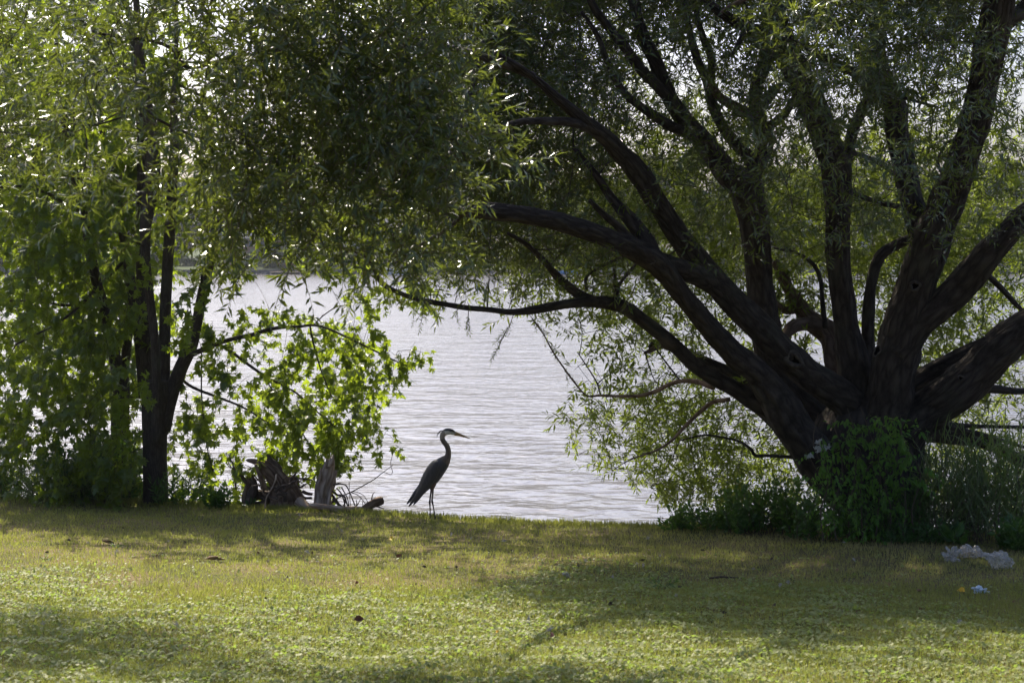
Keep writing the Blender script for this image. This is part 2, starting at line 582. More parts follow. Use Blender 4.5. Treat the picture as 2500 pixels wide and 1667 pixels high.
# the open stretch of water between the two trees, kept free of leaves
WINDOW = [(600, 668), (770, 662), (800, 735), (860, 760), (930, 748), (1000, 752), (1040, 775), (1200, 785), (1290, 790), (1330, 830), (1310, 880), (1400, 905),
          (1360, 950), (1345, 1040), (1400, 1120), (1540, 1180), (1640, 1240), (1640, 1330), (820, 1330), (835, 1130), (900, 1100), (990, 1095), (985, 1030),
          (930, 990), (905, 965), (990, 935), (985, 880), (1060, 865), (1050, 845), (950, 845), (925, 765), (850, 765), (760, 745), (640, 735), (590, 720)]


class Skeleton:
    def __init__(s):
        s.p, s.r = [], []

    def add(s, path, rad):
        for a, b in zip(path, rad): s.p.append(a); s.r.append(b)

    def grow(s, centres, mb, rmin=.004, kr=.012, rmax=.035, sag=.08):
        """joins every clump to the nearest wood with a thin bending branch"""
        P0 = np.array(s.p)
        cap = len(P0) + len(centres) * 5
        A = np.zeros((cap, 3)); A[:len(P0)] = P0; n = len(P0)
        RR = np.zeros(cap); RR[:n] = s.r
        d0 = np.array([np.min(np.sum((P0 - c) ** 2, 1)) for c in centres])
        dirs = np.zeros((len(centres), 3))
        for ci in np.argsort(d0):
            c = centres[ci]
            dd = np.sum((A[:n] - c) ** 2, 1)
            k = int(np.argmin(dd))
            a = A[k]; Ld = math.sqrt(dd[k])
            if Ld < .03:
                dirs[ci] = rng.normal(size=3); continue
            mid = (a + c) / 2 + rng.normal(size=3) * Ld * .13 + np.array((0, 0, -sag * Ld + .04))
            t = np.linspace(0, 1, 5)[:, None]
            path = (1 - t) ** 2 * a + 2 * t * (1 - t) * mid + t ** 2 * c
            r0 = min(rmin + kr * Ld, rmax, RR[k] * .8 + .001)
            rad = np.linspace(r0, max(rmin * .8, r0 * .35), 5)
            tube(mb, path, rad, 4 if r0 < .012 else 6, cap=False)
            A[n:n + 4] = path[1:]; RR[n:n + 4] = rad[1:]; n += 4
            dirs[ci] = c - mid
        return dirs


def px_path(pts, k=5):
    """pts: (px, py, width in px, distance) -> points and radii in metres"""
    pts = np.array(pts, float)
    c = catmull(pts, k)
    xyz = np.stack([P(a[0], a[1], a[3]) for a in c])
    return xyz, np.maximum(c[:, 2] * .92, 1.5) / 2 * c[:, 3] / F


# ------------------------------------------------------------------ the willow
willow = empty('willow_tree', tuple(P(2150, 1325, 17.5)))
tag(willow, 'huge dark many stemmed willow spreading over the right half of the lawn edge', 'tree')
SKW = Skeleton()


def limb(parent, sk, pts, name='limb', mat='willow_bark', rough=.13, sides=None, k=5, ridged=0, seed=None, label=None):
    path, rad = px_path(pts, k)
    mb = MB()
    mr = rad.max()
    ridged = ridged or (.055 if mr > .09 and mat == 'willow_bark' else 0)
    sides = sides or (40 if mr > .13 else 26 if mr > .09 else 16 if mr > .06 else 10 if mr > .02 else 6)
    tube(mb, path, rad, sides, rough=rough if mr > .015 else 0, seed=seed if seed is not None else random.uniform(0, 50), ridged=ridged)
    o = mb.obj(name, M[mat], parent, smooth=True)
    if label: o['label'] = label
    if sk: sk.add(path[::2], rad[::2])
    return o


limb(willow, SKW, [(2165, 1360, 210, 17.5), (2160, 1290, 205, 17.5), (2150, 1220, 220, 17.45), (2130, 1150, 270, 17.5), (2115, 1080, 290, 17.6), (2120, 1010, 230, 17.7)], 'trunk', rough=.10)
W = {}
W['low'] = limb(willow, SKW, [(2110, 1240, 110, 17.4), (2030, 1160, 118, 17.3), (1975, 1090, 110, 17.15), (1930, 1030, 98, 17.0), (1890, 960, 84, 16.85), (1845, 905, 72, 16.7), (1792, 864, 64, 16.5),
             (1729, 795, 54, 16.2), (1685, 745, 50, 16.0), (1645, 695, 50, 15.8), (1605, 645, 60, 15.6), (1545, 605, 56, 15.4), (1489, 584, 52, 15.2), (1412, 557, 48, 14.9),
             (1340, 536, 46, 14.6), (1260, 522, 46, 14.3), (1175, 513, 46, 14.0), (1100, 508, 42, 13.8), (1030, 497, 38, 13.6), (945, 475, 30, 13.2), (890, 456, 20, 12.7), (840, 425, 12, 12.2), (790, 380, 8, 11.8)])
limb(willow, SKW, [(1960, 1090, 70, 17.3), (1890, 1015, 56, 17.15), (1820, 965, 44, 16.95), (1715, 905, 38, 16.7), (1642, 840, 37, 16.5), (1565, 778, 36, 16.3), (1508, 745, 36, 16.1),
             (1451, 737, 30, 16.0), (1400, 740, 26, 15.9), (1336, 751, 23, 15.8), (1259, 762, 17, 15.6), (1200, 757, 15, 15.5), (1144, 752, 15, 15.4), (1085, 743, 14, 15.3), (1030, 733, 14, 15.2),
             (980, 717, 12, 15.1), (934, 692, 13, 15.0), (915, 662, 10, 14.9), (900, 636, 9, 14.9), (875, 617, 9, 14.8), (845, 607, 8, 14.8), (815, 596, 6, 14.7), (770, 560, 4, 14.6)])
limb(willow, SKW, [(1480, 742, 28, 16.0), (1428, 728, 30, 16.0), (1390, 702, 26, 15.9), (1358, 672, 22, 15.7), (1330, 640, 18, 15.5), (1290, 600, 14, 15.2), (1240, 570, 9, 14.9)], 'branch')
W['diag'] = limb(willow, SKW, [(2150, 1070, 120, 17.7), (2105, 1010, 100, 17.5), (2050, 965, 88, 17.3), (1984, 922, 82, 17.1), (1925, 871, 80, 16.9), (1869, 813, 74, 16.75), (1800, 749, 70, 16.6), (1716, 652, 62, 16.3),
             (1657, 572, 58, 16.0), (1611, 508, 56, 15.8), (1565, 432, 54, 15.5), (1519, 378, 48, 15.3), (1470, 330, 40, 15.0), (1420, 290, 34, 14.7), (1360, 240, 26, 14.4), (1290, 180, 20, 14.0), (1210, 130, 12, 13.6)])
limb(willow, SKW, [(1760, 712, 44, 16.45), (1710, 678, 54, 16.2), (1660, 655, 54, 15.9), (1600, 634, 48, 15.6)])
limb(willow, SKW, [(1600, 640, 40, 15.6), (1584, 596, 40, 15.6), (1546, 545, 36, 15.7), (1515, 510, 28, 15.7), (1489, 478, 24, 15.7), (1450, 420, 18, 15.6), (1400, 360, 12, 15.5)])
limb(willow, SKW, [(1570, 620, 26, 15.5), (1540, 585, 26, 15.5), (1510, 555, 22, 15.4), (1475, 525, 18, 15.3), (1440, 490, 12, 15.1)], 'branch')
W['up'] = limb(willow, SKW, [(2010, 1040, 90, 18.0), (1930, 960, 84, 18.0), (1890, 880, 80, 18.0), (1868, 800, 80, 17.9), (1855, 691, 72, 17.8), (1845, 596, 74, 17.7), (1836, 519, 80, 17.6), (1818, 460, 84, 17.4),
             (1772, 421, 66, 17.2), (1715, 344, 52, 17.0), (1657, 275, 46, 16.8), (1623, 210, 42, 16.6), (1600, 150, 36, 16.4), (1565, 77, 32, 16.2), (1546, 0, 28, 16.0), (1520, -90, 22, 15.8), (1480, -180, 14, 15.5)])
limb(willow, SKW, [(1820, 470, 60, 17.5), (1840, 420, 50, 17.5), (1858, 383, 46, 17.5), (1869, 340, 45, 17.5), (1850, 295, 42, 17.4), (1846, 215, 36, 17.3), (1868, 153, 38, 17.2), (1875, 77, 34, 17.1), (1868, 0, 32, 17), (1850, -120, 24, 16.8), (1820, -220, 14, 16.6)])
limb(willow, SKW, [(1835, 400, 36, 17.5), (1822, 375, 34, 17.5), (1776, 325, 32, 17.4), (1744, 270, 30, 17.3), (1726, 200, 26, 17.2), (1700, 140, 24, 17.1), (1680, 60, 20, 17), (1673, 0, 18, 16.9), (1665, -80, 12, 16.8)])
limb(willow, SKW, [(1727, 215, 22, 17.2), (1738, 150, 22, 17.3), (1716, 90, 18, 17.4), (1700, 30, 14, 17.5), (1690, -40, 10, 17.5)], 'branch')
limb(willow, SKW, [(1868, 320, 28, 17.4), (1885, 304, 26, 17.3), (1914, 281, 24, 17.2), (1933, 250, 18, 17.1), (1945, 225, 10, 17)], 'branch')
limb(willow, SKW, [(1866, 260, 18, 17.4), (1885, 232, 20, 17.5), (1905, 205, 18, 17.6), (1930, 180, 14, 17.7), (1950, 120, 10, 17.8)], 'branch')
limb(willow, SKW, [(1850, 285, 20, 17.3), (1800, 262, 24, 17.2), (1760, 240, 24, 17.1), (1735, 205, 20, 17.0)], 'branch', mat='dead_bark')
limb(willow, SKW, [(1720, 340, 34, 16.9), (1670, 290, 34, 16.6), (1623, 230, 30, 16.3), (1565, 170, 28, 16.1), (1520, 110, 26, 15.9), (1480, 60, 24, 15.7), (1451, 20, 22, 15.5), (1425, -40, 16, 15.3), (1380, -110, 10, 15)])
limb(willow, SKW, [(1690, 330, 30, 16.6), (1640, 310, 28, 16.4), (1604, 287, 26, 16.2), (1560, 258, 22, 16.0), (1515, 215, 20, 15.8), (1478, 140, 18, 15.6), (1460, 90, 14, 15.5), (1420, 30, 10, 15.3)])
W['mid'] = limb(willow, SKW, [(2130, 1070, 110, 17.6), (2095, 960, 92, 17.5), (2078, 864, 78, 17.4), (2060, 749, 62, 17.3), (2048, 653, 58, 17.2), (2046, 560, 66, 17.1), (2044, 475, 74, 17.0), (2038, 405, 72, 16.9),
             (2013, 344, 70, 16.8), (1994, 287, 68, 16.7), (1964, 210, 70, 16.6), (1925, 134, 68, 16.5), (1887, 92, 50, 16.3), (1840, 75, 34, 16.1), (1791, 52, 28, 15.9), (1734, 12, 24, 15.7), (1680, -40, 18, 15.5)])
limb(willow, SKW, [(1925, 140, 50, 16.5), (1905, 60, 44, 16.4), (1890, -30, 36, 16.3), (1880, -130, 26, 16.2), (1870, -230, 14, 16.0)])
limb(willow, SKW, [(1830, 66, 14, 16), (1812, 90, 16, 15.9), (1790, 130, 12, 15.8), (1760, 140, 8, 15.7)], 'branch')
limb(willow, SKW, [(1750, 38, 10, 15.8), (1790, 12, 12, 15.6), (1830, -5, 10, 15.5), (1880, -30, 8, 15.3)], 'branch', mat='dead_bark')
limb(willow, SKW, [(2050, 430, 44, 17.0), (2067, 383, 36, 17.1), (2084, 314, 33, 17.2), (2108, 262, 32, 17.3), (2132, 228, 30, 17.3), (2150, 190, 24, 17.3)])
W['main'] = limb(willow, SKW, [(2150, 1060, 150, 17.3), (2170, 960, 124, 17.2), (2184, 883, 116, 17.1), (2205, 806, 110, 17.0), (2230, 730, 104, 16.9), (2252, 653, 104, 16.8), (2272, 586, 104, 16.7), (2296, 524, 88, 16.6), (2322, 465, 84, 16.5),
             (2352, 383, 80, 16.3), (2384, 287, 74, 16.1), (2404, 191, 74, 15.9), (2421, 96, 80, 15.7), (2436, 10, 84, 15.5), (2446, -90, 60, 15.3), (2455, -200, 40, 15.1), (2460, -300, 22, 15)])
limb(willow, SKW, [(2440, 60, 40, 15.6), (2475, 40, 44, 15.6), (2496, 22, 36, 15.6), (2520, -10, 26, 15.5), (2560, -80, 16, 15.4)], 'branch')
limb(willow, SKW, [(2268, 620, 64, 16.9), (2240, 540, 66, 16.9), (2222, 470, 60, 17.0), (2205, 390, 58, 17.1), (2191, 330, 58, 17.1), (2186, 268, 60, 17.2), (2168, 222, 60, 17.2), (2150, 170, 48, 17.2), (2140, 90, 36, 17.1), (2130, 0, 28, 17), (2125, -110, 18, 16.9)])
limb(willow, SKW, [(2172, 230, 44, 17.0), (2128, 208, 40, 16.8), (2094, 180, 34, 16.6), (2059, 165, 30, 16.4), (2020, 150, 26, 16.2), (1995, 132, 20, 16.0), (1940, 100, 12, 15.8)], 'branch')
limb(willow, SKW, [(2120, 203, 14, 16.6), (2160, 220, 12, 16.4), (2210, 240, 10, 16.2), (2290, 262, 7, 16.0)], 'branch')
W['right'] = limb(willow, SKW, [(2200, 860, 84, 17.0), (2240, 800, 80, 16.9), (2289, 752, 80, 16.8), (2346, 698, 78, 16.7), (2404, 630, 74, 16.5), (2450, 578, 66, 16.4), (2500, 530, 60, 16.3), (2570, 470, 48, 16.1), (2650, 390, 34, 15.9), (2740, 300, 20, 15.7)])
W['lower'] = limb(willow, SKW, [(2160, 1130, 130, 17.4), (2215, 1050, 118, 17.3), (2275, 995, 112, 17.2), (2335, 950, 110, 17.0), (2390, 900, 108, 16.9), (2442, 846, 100, 16.8), (2500, 800, 90, 16.7), (2570, 755, 74, 16.5), (2660, 690, 50, 16.3), (2760, 600, 26, 16.1)])
limb(willow, SKW, [(2190, 985, 50, 17.9), (2240, 935, 52, 17.9), (2290, 900, 50, 17.8), (2346, 872, 46, 17.7), (2410, 840, 36, 17.6)])
limb(willow, SKW, [(2380, 948, 34, 17.3), (2430, 950, 24, 17.4), (2500, 955, 18, 17.5), (2600, 950, 10, 17.6)], 'branch')
limb(willow, SKW, [(2250, 1050, 60, 18.2), (2316, 1066, 40, 18.4), (2370, 1072, 36, 18.5), (2430, 1090, 34, 18.6), (2500, 1128, 32, 18.7), (2600, 1150, 20, 18.8)])
limb(willow, SKW, [(2290, 1035, 20, 18.2), (2380, 1040, 12, 18.4), (2500, 1042, 9, 18.5)], 'branch')
limb(willow, SKW, [(2310, 1040, 16, 18.2), (2400, 1062, 14, 18.3), (2480, 1085, 10, 18.4), (2560, 1110, 7, 18.5)], 'branch')
limb(willow, SKW, [(2125, 900, 40, 17.9), (2119, 825, 36, 18), (2122, 740, 32, 18), (2132, 672, 30, 18), (2150, 625, 30, 18), (2185, 600, 28, 18), (2235, 578, 22, 17.9), (2300, 560, 14, 17.9)])
limb(willow, SKW, [(2390, 655, 14, 17.3), (2420, 680, 16, 17.4), (2455, 715, 15, 17.5), (2482, 745, 13, 17.6), (2520, 780, 8, 17.7)], 'branch')
limb(willow, SKW, [(2045, 455, 12, 17.2), (2130, 490, 14, 17.4), (2195, 505, 16, 17.3)], 'branch')
limb(willow, SKW, [(2060, 370, 10, 17.3), (2120, 385, 12, 17.5), (2170, 415, 11, 17.4), (2200, 440, 10, 17.3)], 'branch')
limb(willow, SKW, [(2330, 470, 10, 17.0), (2290, 400, 9, 17.3), (2310, 350, 7, 17.4)], 'branch')
dead = limb(willow, None, [(2060, 960, 56, 18.4), (2045, 880, 58, 18.5), (2030, 822, 56, 18.6), (1985, 788, 52, 18.8), (1948, 745, 40, 18.9), (1926, 705, 30, 19.0), (1908, 668, 28, 19.1), (1893, 640, 20, 19.2)],
            'dead_limb', 'dead_bark', rough=.22, ridged=.12, label='broken dead limb with flaking pale brown bark')
limb(willow, None, [(2000, 800, 40, 18.7), (1965, 790, 36, 18.6), (1935, 800, 34, 18.5), (1915, 822, 22, 18.4), (1900, 842, 8, 18.3)], 'dead_limb', 'dead_bark', rough=.2)
limb(willow, None, [(1945, 752, 26, 18.9), (1920, 757, 22, 18.8), (1900, 745, 16, 18.7), (1880, 720, 8, 18.6)], 'dead_limb', 'dead_bark', rough=.2)
limb(willow, None, [(1930, 765, 9, 18.8), (1944, 735, 9, 18.7), (1957, 710, 6, 18.7)], 'dead_limb', 'dead_bark', rough=.2)
limb(willow, SKW, [(1985, 1000, 40, 18.4), (1890, 975, 38, 18.6), (1840, 945, 34, 18.7), (1760, 898, 28, 18.9), (1690, 868, 24, 19.0), (1640, 850, 20, 19.1), (1600, 838, 18, 19.2), (1585, 850, 10, 19.2)])
limb(willow, SKW, [(1640, 850, 12, 19.1), (1610, 845, 15, 19.1), (1588, 855, 13, 19.1), (1572, 862, 5, 19.1)], 'branch', 'dead_bark', rough=.2)
limb(willow, SKW, [(1740, 945, 16, 17.2), (1703, 932, 14, 17.4), (1665, 930, 12, 17.6), (1635, 938, 12, 17.8), (1600, 955, 11, 18), (1560, 966, 10, 18.1), (1510, 967, 8, 18.2), (1466, 965, 7, 18.3), (1432, 965, 5, 18.3),
                 (1400, 930, 5, 18.4), (1366, 883, 4.5, 18.4), (1345, 850, 4, 18.4), (1328, 818, 3.5, 18.4), (1300, 780, 3, 18.4)], 'branch', 'drift', rough=0)
limb(willow, SKW, [(1466, 962, 5, 18.3), (1455, 930, 4, 18.4), (1430, 890, 3.5, 18.4), (1410, 860, 3, 18.5)], 'branch')
limb(willow, SKW, [(1660, 928, 6, 17.7), (1630, 890, 5, 17.9), (1600, 850, 4, 18)], 'branch')
limb(willow, SKW, [(1780, 975, 12, 17.6), (1734, 985, 12, 17.8), (1677, 1036, 10, 18), (1640, 1075, 8, 18.1), (1600, 1100, 6, 18.2), (1540, 1120, 4, 18.3)], 'branch', 'drift', rough=0)
limb(willow, SKW, [(1960, 1118, 10, 17.8), (1925, 1115, 10, 17.9), (1870, 1112, 9, 18), (1845, 1112, 9, 18.1), (1832, 1095, 8, 18.1), (1806, 1078, 7, 18.2), (1772, 1069, 6, 18.2), (1720, 1062, 5, 18.3), (1660, 1075, 4, 18.4)], 'branch')
limb(willow, SKW, [(1508, 735, 16, 16.2), (1505, 712, 18, 16.2), (1515, 690, 10, 16.3), (1535, 665, 9, 16.4), (1555, 642, 9, 16.5)], 'branch')
limb(willow, SKW, [(1432, 705, 9, 16), (1430, 680, 9, 16.1), (1445, 665, 8, 16.1), (1480, 645, 8, 16.2), (1530, 622, 9, 16.2)], 'branch')
limb(willow, SKW, [(1500, 705, 8, 16.2), (1500, 660, 6, 16.3), (1495, 640, 5, 16.3)], 'branch')
limb(willow, SKW, [(2015, 800, 14, 18.5), (2008, 740, 13, 18.6), (2003, 680, 12, 18.7), (1985, 645, 10, 18.7), (1950, 620, 8, 18.8), (1890, 605, 6, 18.9)], 'branch')
# upper left limbs that carry the sunlit near foliage
limb(willow, SKW, [(1300, 185, 22, 14.2), (1180, 140, 20, 13.4), (1050, 110, 20, 12.7), (900, 95, 18, 12.1), (760, 105, 18, 11.7), (640, 130, 16, 11.5), (540, 150, 14, 11.3), (459, 165, 12, 11.2), (432, 130, 11, 11.1), (383, 103, 11, 11.1), (298, 92, 10, 11.0), (230, 77, 9, 10.9), (180, 34, 8, 10.8), (120, 0, 5, 10.8)])
limb(willow, SKW, [(450, 160, 8, 12), (490, 110, 6, 12), (510, 60, 5, 12), (520, -20, 4, 12)], 'branch')
limb(willow, SKW, [(840, 425, 14, 12.2), (740, 395, 16, 12), (640, 350, 17, 11.8), (590, 335, 18, 11.7), (560, 298, 16, 11.6), (543, 280, 12, 11.5), (500, 240, 9, 11.3), (420, 200, 6, 11.2)])
limb(willow, SKW, [(597, 350, 10, 11.7), (536, 345, 11, 11.7), (467, 329, 10, 11.6), (420, 310, 8, 11.5), (363, 283, 7, 11.4), (314, 283, 6, 11.3), (230, 306, 6, 11.2), (168, 302, 5, 11.1), (90, 290, 4, 11)])
limb(willow, SKW, [(1060, 500, 16, 13.7), (1080, 440, 16, 13.9), (1110, 360, 18, 14.1), (1130, 300, 16, 14.3), (1150, 220, 13, 14.4), (1180, 100, 10, 14.5)])
limb(willow, SKW, [(1450, 320, 24, 14.9), (1400, 300, 26, 14.6), (1330, 295, 22, 14.3), (1260, 300, 18, 14), (1180, 330, 14, 13.8), (1080, 340, 10, 13.5), (960, 330, 7, 13.3)])
limb(willow, SKW, [(1130, 525, 10, 14.1), (1090, 560, 10, 14.3), (1040, 590, 9, 14.5), (1000, 620, 8, 14.7), (960, 645, 5, 14.9)], 'branch')


def knot(parent, px, py, w, h, d, ang=0, tilt=0.0):
    """a callused ring round a dark hollow, on the near face of a limb"""
    mb = MB()
    c = P(px, py, d)
    s = d / F
    n, mS = 22, 8
    V = []
    for i in range(n):
        t = i / n * 2 * math.pi
        irr = 1 + .12 * math.sin(3 * t + 1) + .06 * math.sin(5 * t)
        ex, ez = math.cos(t) * w / 2 * s * irr, math.sin(t) * h / 2 * s * irr
        for j in range(mS):
            a = j / mS * 2 * math.pi
            r = .17 * w * s
            k = 1 + math.cos(a) * r / math.hypot(ex, ez)
            x, z = ex * k, ez * k
            V.append((x * math.cos(ang) - z * math.sin(ang), -math.sin(a) * r * 1.0, x * math.sin(ang) + z * math.cos(ang)))
    q = [(i * mS + j, ((i + 1) % n) * mS + j, ((i + 1) % n) * mS + (j + 1) % mS, i * mS + (j + 1) % mS) for i in range(n) for j in range(mS)]
    mb.add(np.array(V) + c, q)
    o = mb.obj('knot', M['knot'], parent, smooth=True)
    mh = MB()
    V = [(0, .02, 0)] + [((math.cos(i / n * 6.2832) * w * .42 * s * math.cos(ang) - math.sin(i / n * 6.2832) * h * .42 * s * math.sin(ang)), -.004,
                          (math.cos(i / n * 6.2832) * w * .42 * s * math.sin(ang) + math.sin(i / n * 6.2832) * h * .42 * s * math.cos(ang))) for i in range(n)]
    mh.add(np.array(V) + c, None, [(0, 1 + i, 1 + (i + 1) % n) for i in range(n)])
    mh.obj('hollow', M['hollow'], o.parent)
    return o


knot(W['diag'], 1937, 877, 42, 27, 16.73, ang=R_(-40))
knot(W['main'], 2234, 698, 22, 20, 16.62)
knot(W['main'], 2141, 857, 13, 27, 16.86, ang=R_(-28))
knot(W['lower'], 2345, 923, 13, 12, 16.75)
knot(W['low'], 1590, 640, 15, 9, 15.43)

WP = [shoot_proto(.28 + .12 * random.random(), 12 + random.randrange(6), .10, ang=54, jitter=28, droop=random.uniform(-.1, .3), drop_leaf=2) for _ in range(14)]

WF_ROWS = [
    "3332246789988864335666643",
    "3321236889988752224534322",
    "2211235799998742113322111",
    "2211135698998641112221111",
    "1110125788887521111111111",
    "0000013455566532111111111",
    "0000000011222211000000000",
    "0000000000000000000000000"]
WF_TOP = ["1111222333446778888888877", "1111222334567888888888888", "2222233345678888888888888", "2222333456778888888888888", "3333334567777888888888888"]  # crown above the frame, density shaped by the shade it casts
WB_ROWS = [  # y 0..
    "0000000000000112111121222",
    "0000000000000112111011222",
    "0000000000000122111111222",
    "0000000000000254445545555",
    "0000000000001478999999877",
    "0000000012335699999999998",
    "0000000001234577888788888",
    "0000000000000346643233566",
    "0000000000000133532123577",
    "0000000000000135763221256",
    "0000000000000146876311356",
    "0000000000000036887500356",
    "0000000000000002452000122"]


def wdepth(x):
    """the crown reaches towards the viewer on the left and stays over the trunk in the middle and on the right"""
    if x < 180: return rng.uniform(12.6, 14.4)
    if x < 650: return rng.uniform(9.9, 11.2)
    if x < 1150 and rng.random() < (1150 - x) / 500 + .1: return rng.uniform(9.9, 11.2)
    if x > 1900: return rng.uniform(13.8, 17.0)
    return rng.uniform(15.2, 17.2)


centres_f = [P(x, y, wdepth(x)) for x, y in sample_grid(WF_ROWS, 0, k=2.0) if not inside_poly(x, y, WINDOW) and (x > 950 or rng.random() < .58)]
centres_f += [P(x, y, rng.uniform(12.6, 14.6)) for x, y in sample_grid(['4455'] * 5, 0, x0=-400, k=1.0)]
centres_t = [P(x, y, rng.uniform(17.6, 21)) for x, y in sample_grid(WF_TOP, -500, k=1.9) if x > 950] + [P(x, y, wdepth(x) + (1 if x > 1200 else 0)) for x, y in sample_grid(WF_TOP, -500, k=1.5) if x > 950 or rng.random() < .6]  # second, deeper copy of the unseen top added to shade bank and lawn
centres_t += [P(x, y, rng.uniform(21.6, 24.5)) for x, y in sample_grid(['4455555555', '4455555555', '4555555555', '4555555555', '3455555444', '3345555333', '2344554222', '1234443111', '0123332000'], -400, x0=750, k=1.4)]  # deep crown clumps added to block sun from the bank and centre canopy
centres_b = [P(x, y, rng.uniform(18.4, 21.6)) for x, y in sample_grid(WB_ROWS, 0, k=2.1) if not inside_poly(x, y, WINDOW)]
for lst in (centres_f, centres_t, centres_b): random.shuffle(lst)

brm = MB()
fol = Foliage('narrow'); folb = Foliage('broad')


def dress(fo, centres, dirs, protos, nsh, spread, scl, down=.05, win=True, stem=.003):
    for c, d in zip(centres, dirs):
        d = d / (np.linalg.norm(d) + 1e-6)
        for _ in range(nsh if isinstance(nsh, int) else random.randint(*nsh)):
            p = c + rng.normal(size=3) * spread
            if win:
                ax, ay = project(p)
                if inside_poly(ax, ay, WINDOW): continue
            dd = d * .7 + rng.normal(size=3) * np.array((.7, .7, .5)) + np.array((0, 0, down))
            e = p + dd / np.linalg.norm(dd) * .3
            if win:
                ax, ay = project(e)
                if inside_poly(ax, ay, WINDOW): continue
            fo.shoot(random.choice(protos), p, dd, scl * random.uniform(.75, 1.2), roll=random.gauss(0, .5), stem_r=stem)


cf = np.array(centres_f + centres_t)
df = SKW.grow(cf, brm, kr=.014, rmax=.03)
dress(fol, cf, df, WP, (5, 8), .135, 1.06)
cb = np.array(centres_b)
SKW2 = Skeleton(); SKW2.p, SKW2.r = list(SKW.p), list(SKW.r)
db = SKW2.grow(cb, brm, kr=.012, rmax=.028)
dress(folb, cb, db, WP, (3, 5), .16, 1.08)
# hanging sprigs seen against the water
for (x0, y0, x1, y1, d, n) in [(1036, 735, 1028, 790, 15.2, 3), (1144, 755, 1142, 800, 15.4, 3), (1120, 750, 1112, 765, 15.4, 2), (1255, 765, 1235, 820, 15.6, 3), (1240, 800, 1205, 870, 15.6, 4),
                               (1290, 765, 1330, 815, 15.8, 4), (1330, 760, 1365, 800, 15.9, 3), (1060, 740, 1075, 700, 15.2, 3), (1180, 750, 1190, 700, 15.4, 4), (1240, 760, 1260, 700, 15.5, 4),
                               (1110, 745, 1120, 690, 15.3, 3), (1000, 720, 1030, 670, 15.1, 3), (1330, 820, 1350, 860, 18.4, 3), (1370, 890, 1390, 920, 18.4, 3)]:
    a, b_ = P(x0, y0, d), P(x1, y1, d + .05)
    tube(brm, np.linspace(a, b_, 4), [.004, .0035, .003, .002], 4, cap=False)
    for i in range(n):
        t = (i + 1) / n
        fol.shoot(WP[i % len(WP)], a + (b_ - a) * t * .8, (b_ - a) + rng.normal(size=3) * np.array((.08, .08, .03)), .45, roll=random.gauss(0, .6), stem_r=.002)
brm.obj('small_branches', M['willow_bark'], willow, smooth=True)['kind'] = 'stuff'
fol.build(willow, M['willow_leaf'], 280, 'foliage', 'twigs')
folb.build(willow, M['willow_back'], 0, 'outer_foliage', 'outer_twigs')

# ------------------------------------------------------------------ the two silver maples on the left
maple = empty('silver_maple', tuple(P(380, 1225, 22.3)))
tag(maple, 'silver maple with straight grey stems, its skirt of lobed leaves hanging over the water', 'tree')
SKM = Skeleton()
MR = dict(mat='maple_bark', rough=.03)
limb(maple, SKM, [(380, 1250, 80, 22.2), (380, 1210, 68, 22.2), (378, 1120, 62, 22.2), (380, 1040, 66, 22.2), (384, 980, 70, 22.2), (388, 930, 60, 22.2)], 'trunk', mat='maple_bark', rough=.05)
limb(maple, SKM, [(382, 1080, 30, 22.0), (383, 959, 24, 21.98), (379, 844, 23, 21.95), (368, 740, 22, 21.92), (357, 640, 23, 21.9), (355, 560, 30, 21.9), (362, 500, 38, 21.9), (371, 440, 40, 21.9), (374, 383, 39, 21.9), (368, 306, 33, 21.9), (352, 230, 28, 21.8), (344, 170, 26, 21.7), (338, 80, 20, 21.6), (330, -30, 16, 21.5), (320, -150, 9, 21.4)], 'stem', **MR)
limb(maple, SKM, [(395, 1060, 34, 22.3), (400, 960, 32, 22.3), (402, 860, 30, 22.35), (403, 768, 30, 22.4), (409, 653, 29, 22.4), (415, 557, 29, 22.4), (419, 480, 27, 22.4), (423, 400, 27, 22.4), (426, 344, 24, 22.4), (424, 230, 18, 22.4), (430, 130, 12, 22.4), (430, 40, 10, 22.4), (432, -60, 7, 22.4)], 'stem', **MR)
limb(maple, SKM, [(400, 1050, 36, 22.2), (415, 975, 38, 22.2), (440, 902, 37, 22.2), (467, 844, 33, 22.2), (482, 780, 28, 22.2), (494, 720, 28, 22.2), (512, 634, 28, 22.2), (528, 557, 26, 22.2), (548, 500, 24, 22.2), (585, 421, 18, 22.2), (610, 350, 15, 22.1), (630, 250, 11, 22), (650, 150, 7, 21.9)], 'stem', **MR)
limb(maple, SKM, [(362, 1060, 32, 22.5), (358, 921, 30, 22.5), (352, 800, 30, 22.5), (345, 653, 28, 22.6), (345, 500, 26, 22.6), (346, 383, 24, 22.6), (340, 268, 20, 22.6), (329, 153, 15, 22.6), (318, 60, 11, 22.6), (300, -60, 7, 22.6)], 'stem', **MR)
limb(maple, SKM, [(350, 970, 24, 22.6), (338, 820, 25, 22.7), (325, 730, 26, 22.8), (311, 634, 25, 22.8), (298, 557, 24, 22.9), (284, 470, 22, 22.9), (265, 383, 20, 23), (248, 310, 16, 23), (235, 200, 12, 23), (225, 60, 8, 23)], 'stem', **MR)
BR = dict(name='branch', mat='maple_bark', rough=0)
limb(maple, SKM, [(467, 866, 16, 22.1), (517, 844, 13, 22.0), (565, 828, 12, 21.9), (612, 818, 12, 21.9), (650, 806, 11, 21.8), (689, 799, 10, 21.8), (730, 797, 8, 21.7), (765, 794, 7, 21.7), (800, 802, 6, 21.7), (842, 821, 6, 21.6), (888, 843, 5, 21.6), (953, 875, 4, 21.5), (995, 894, 3, 21.5)], **BR)
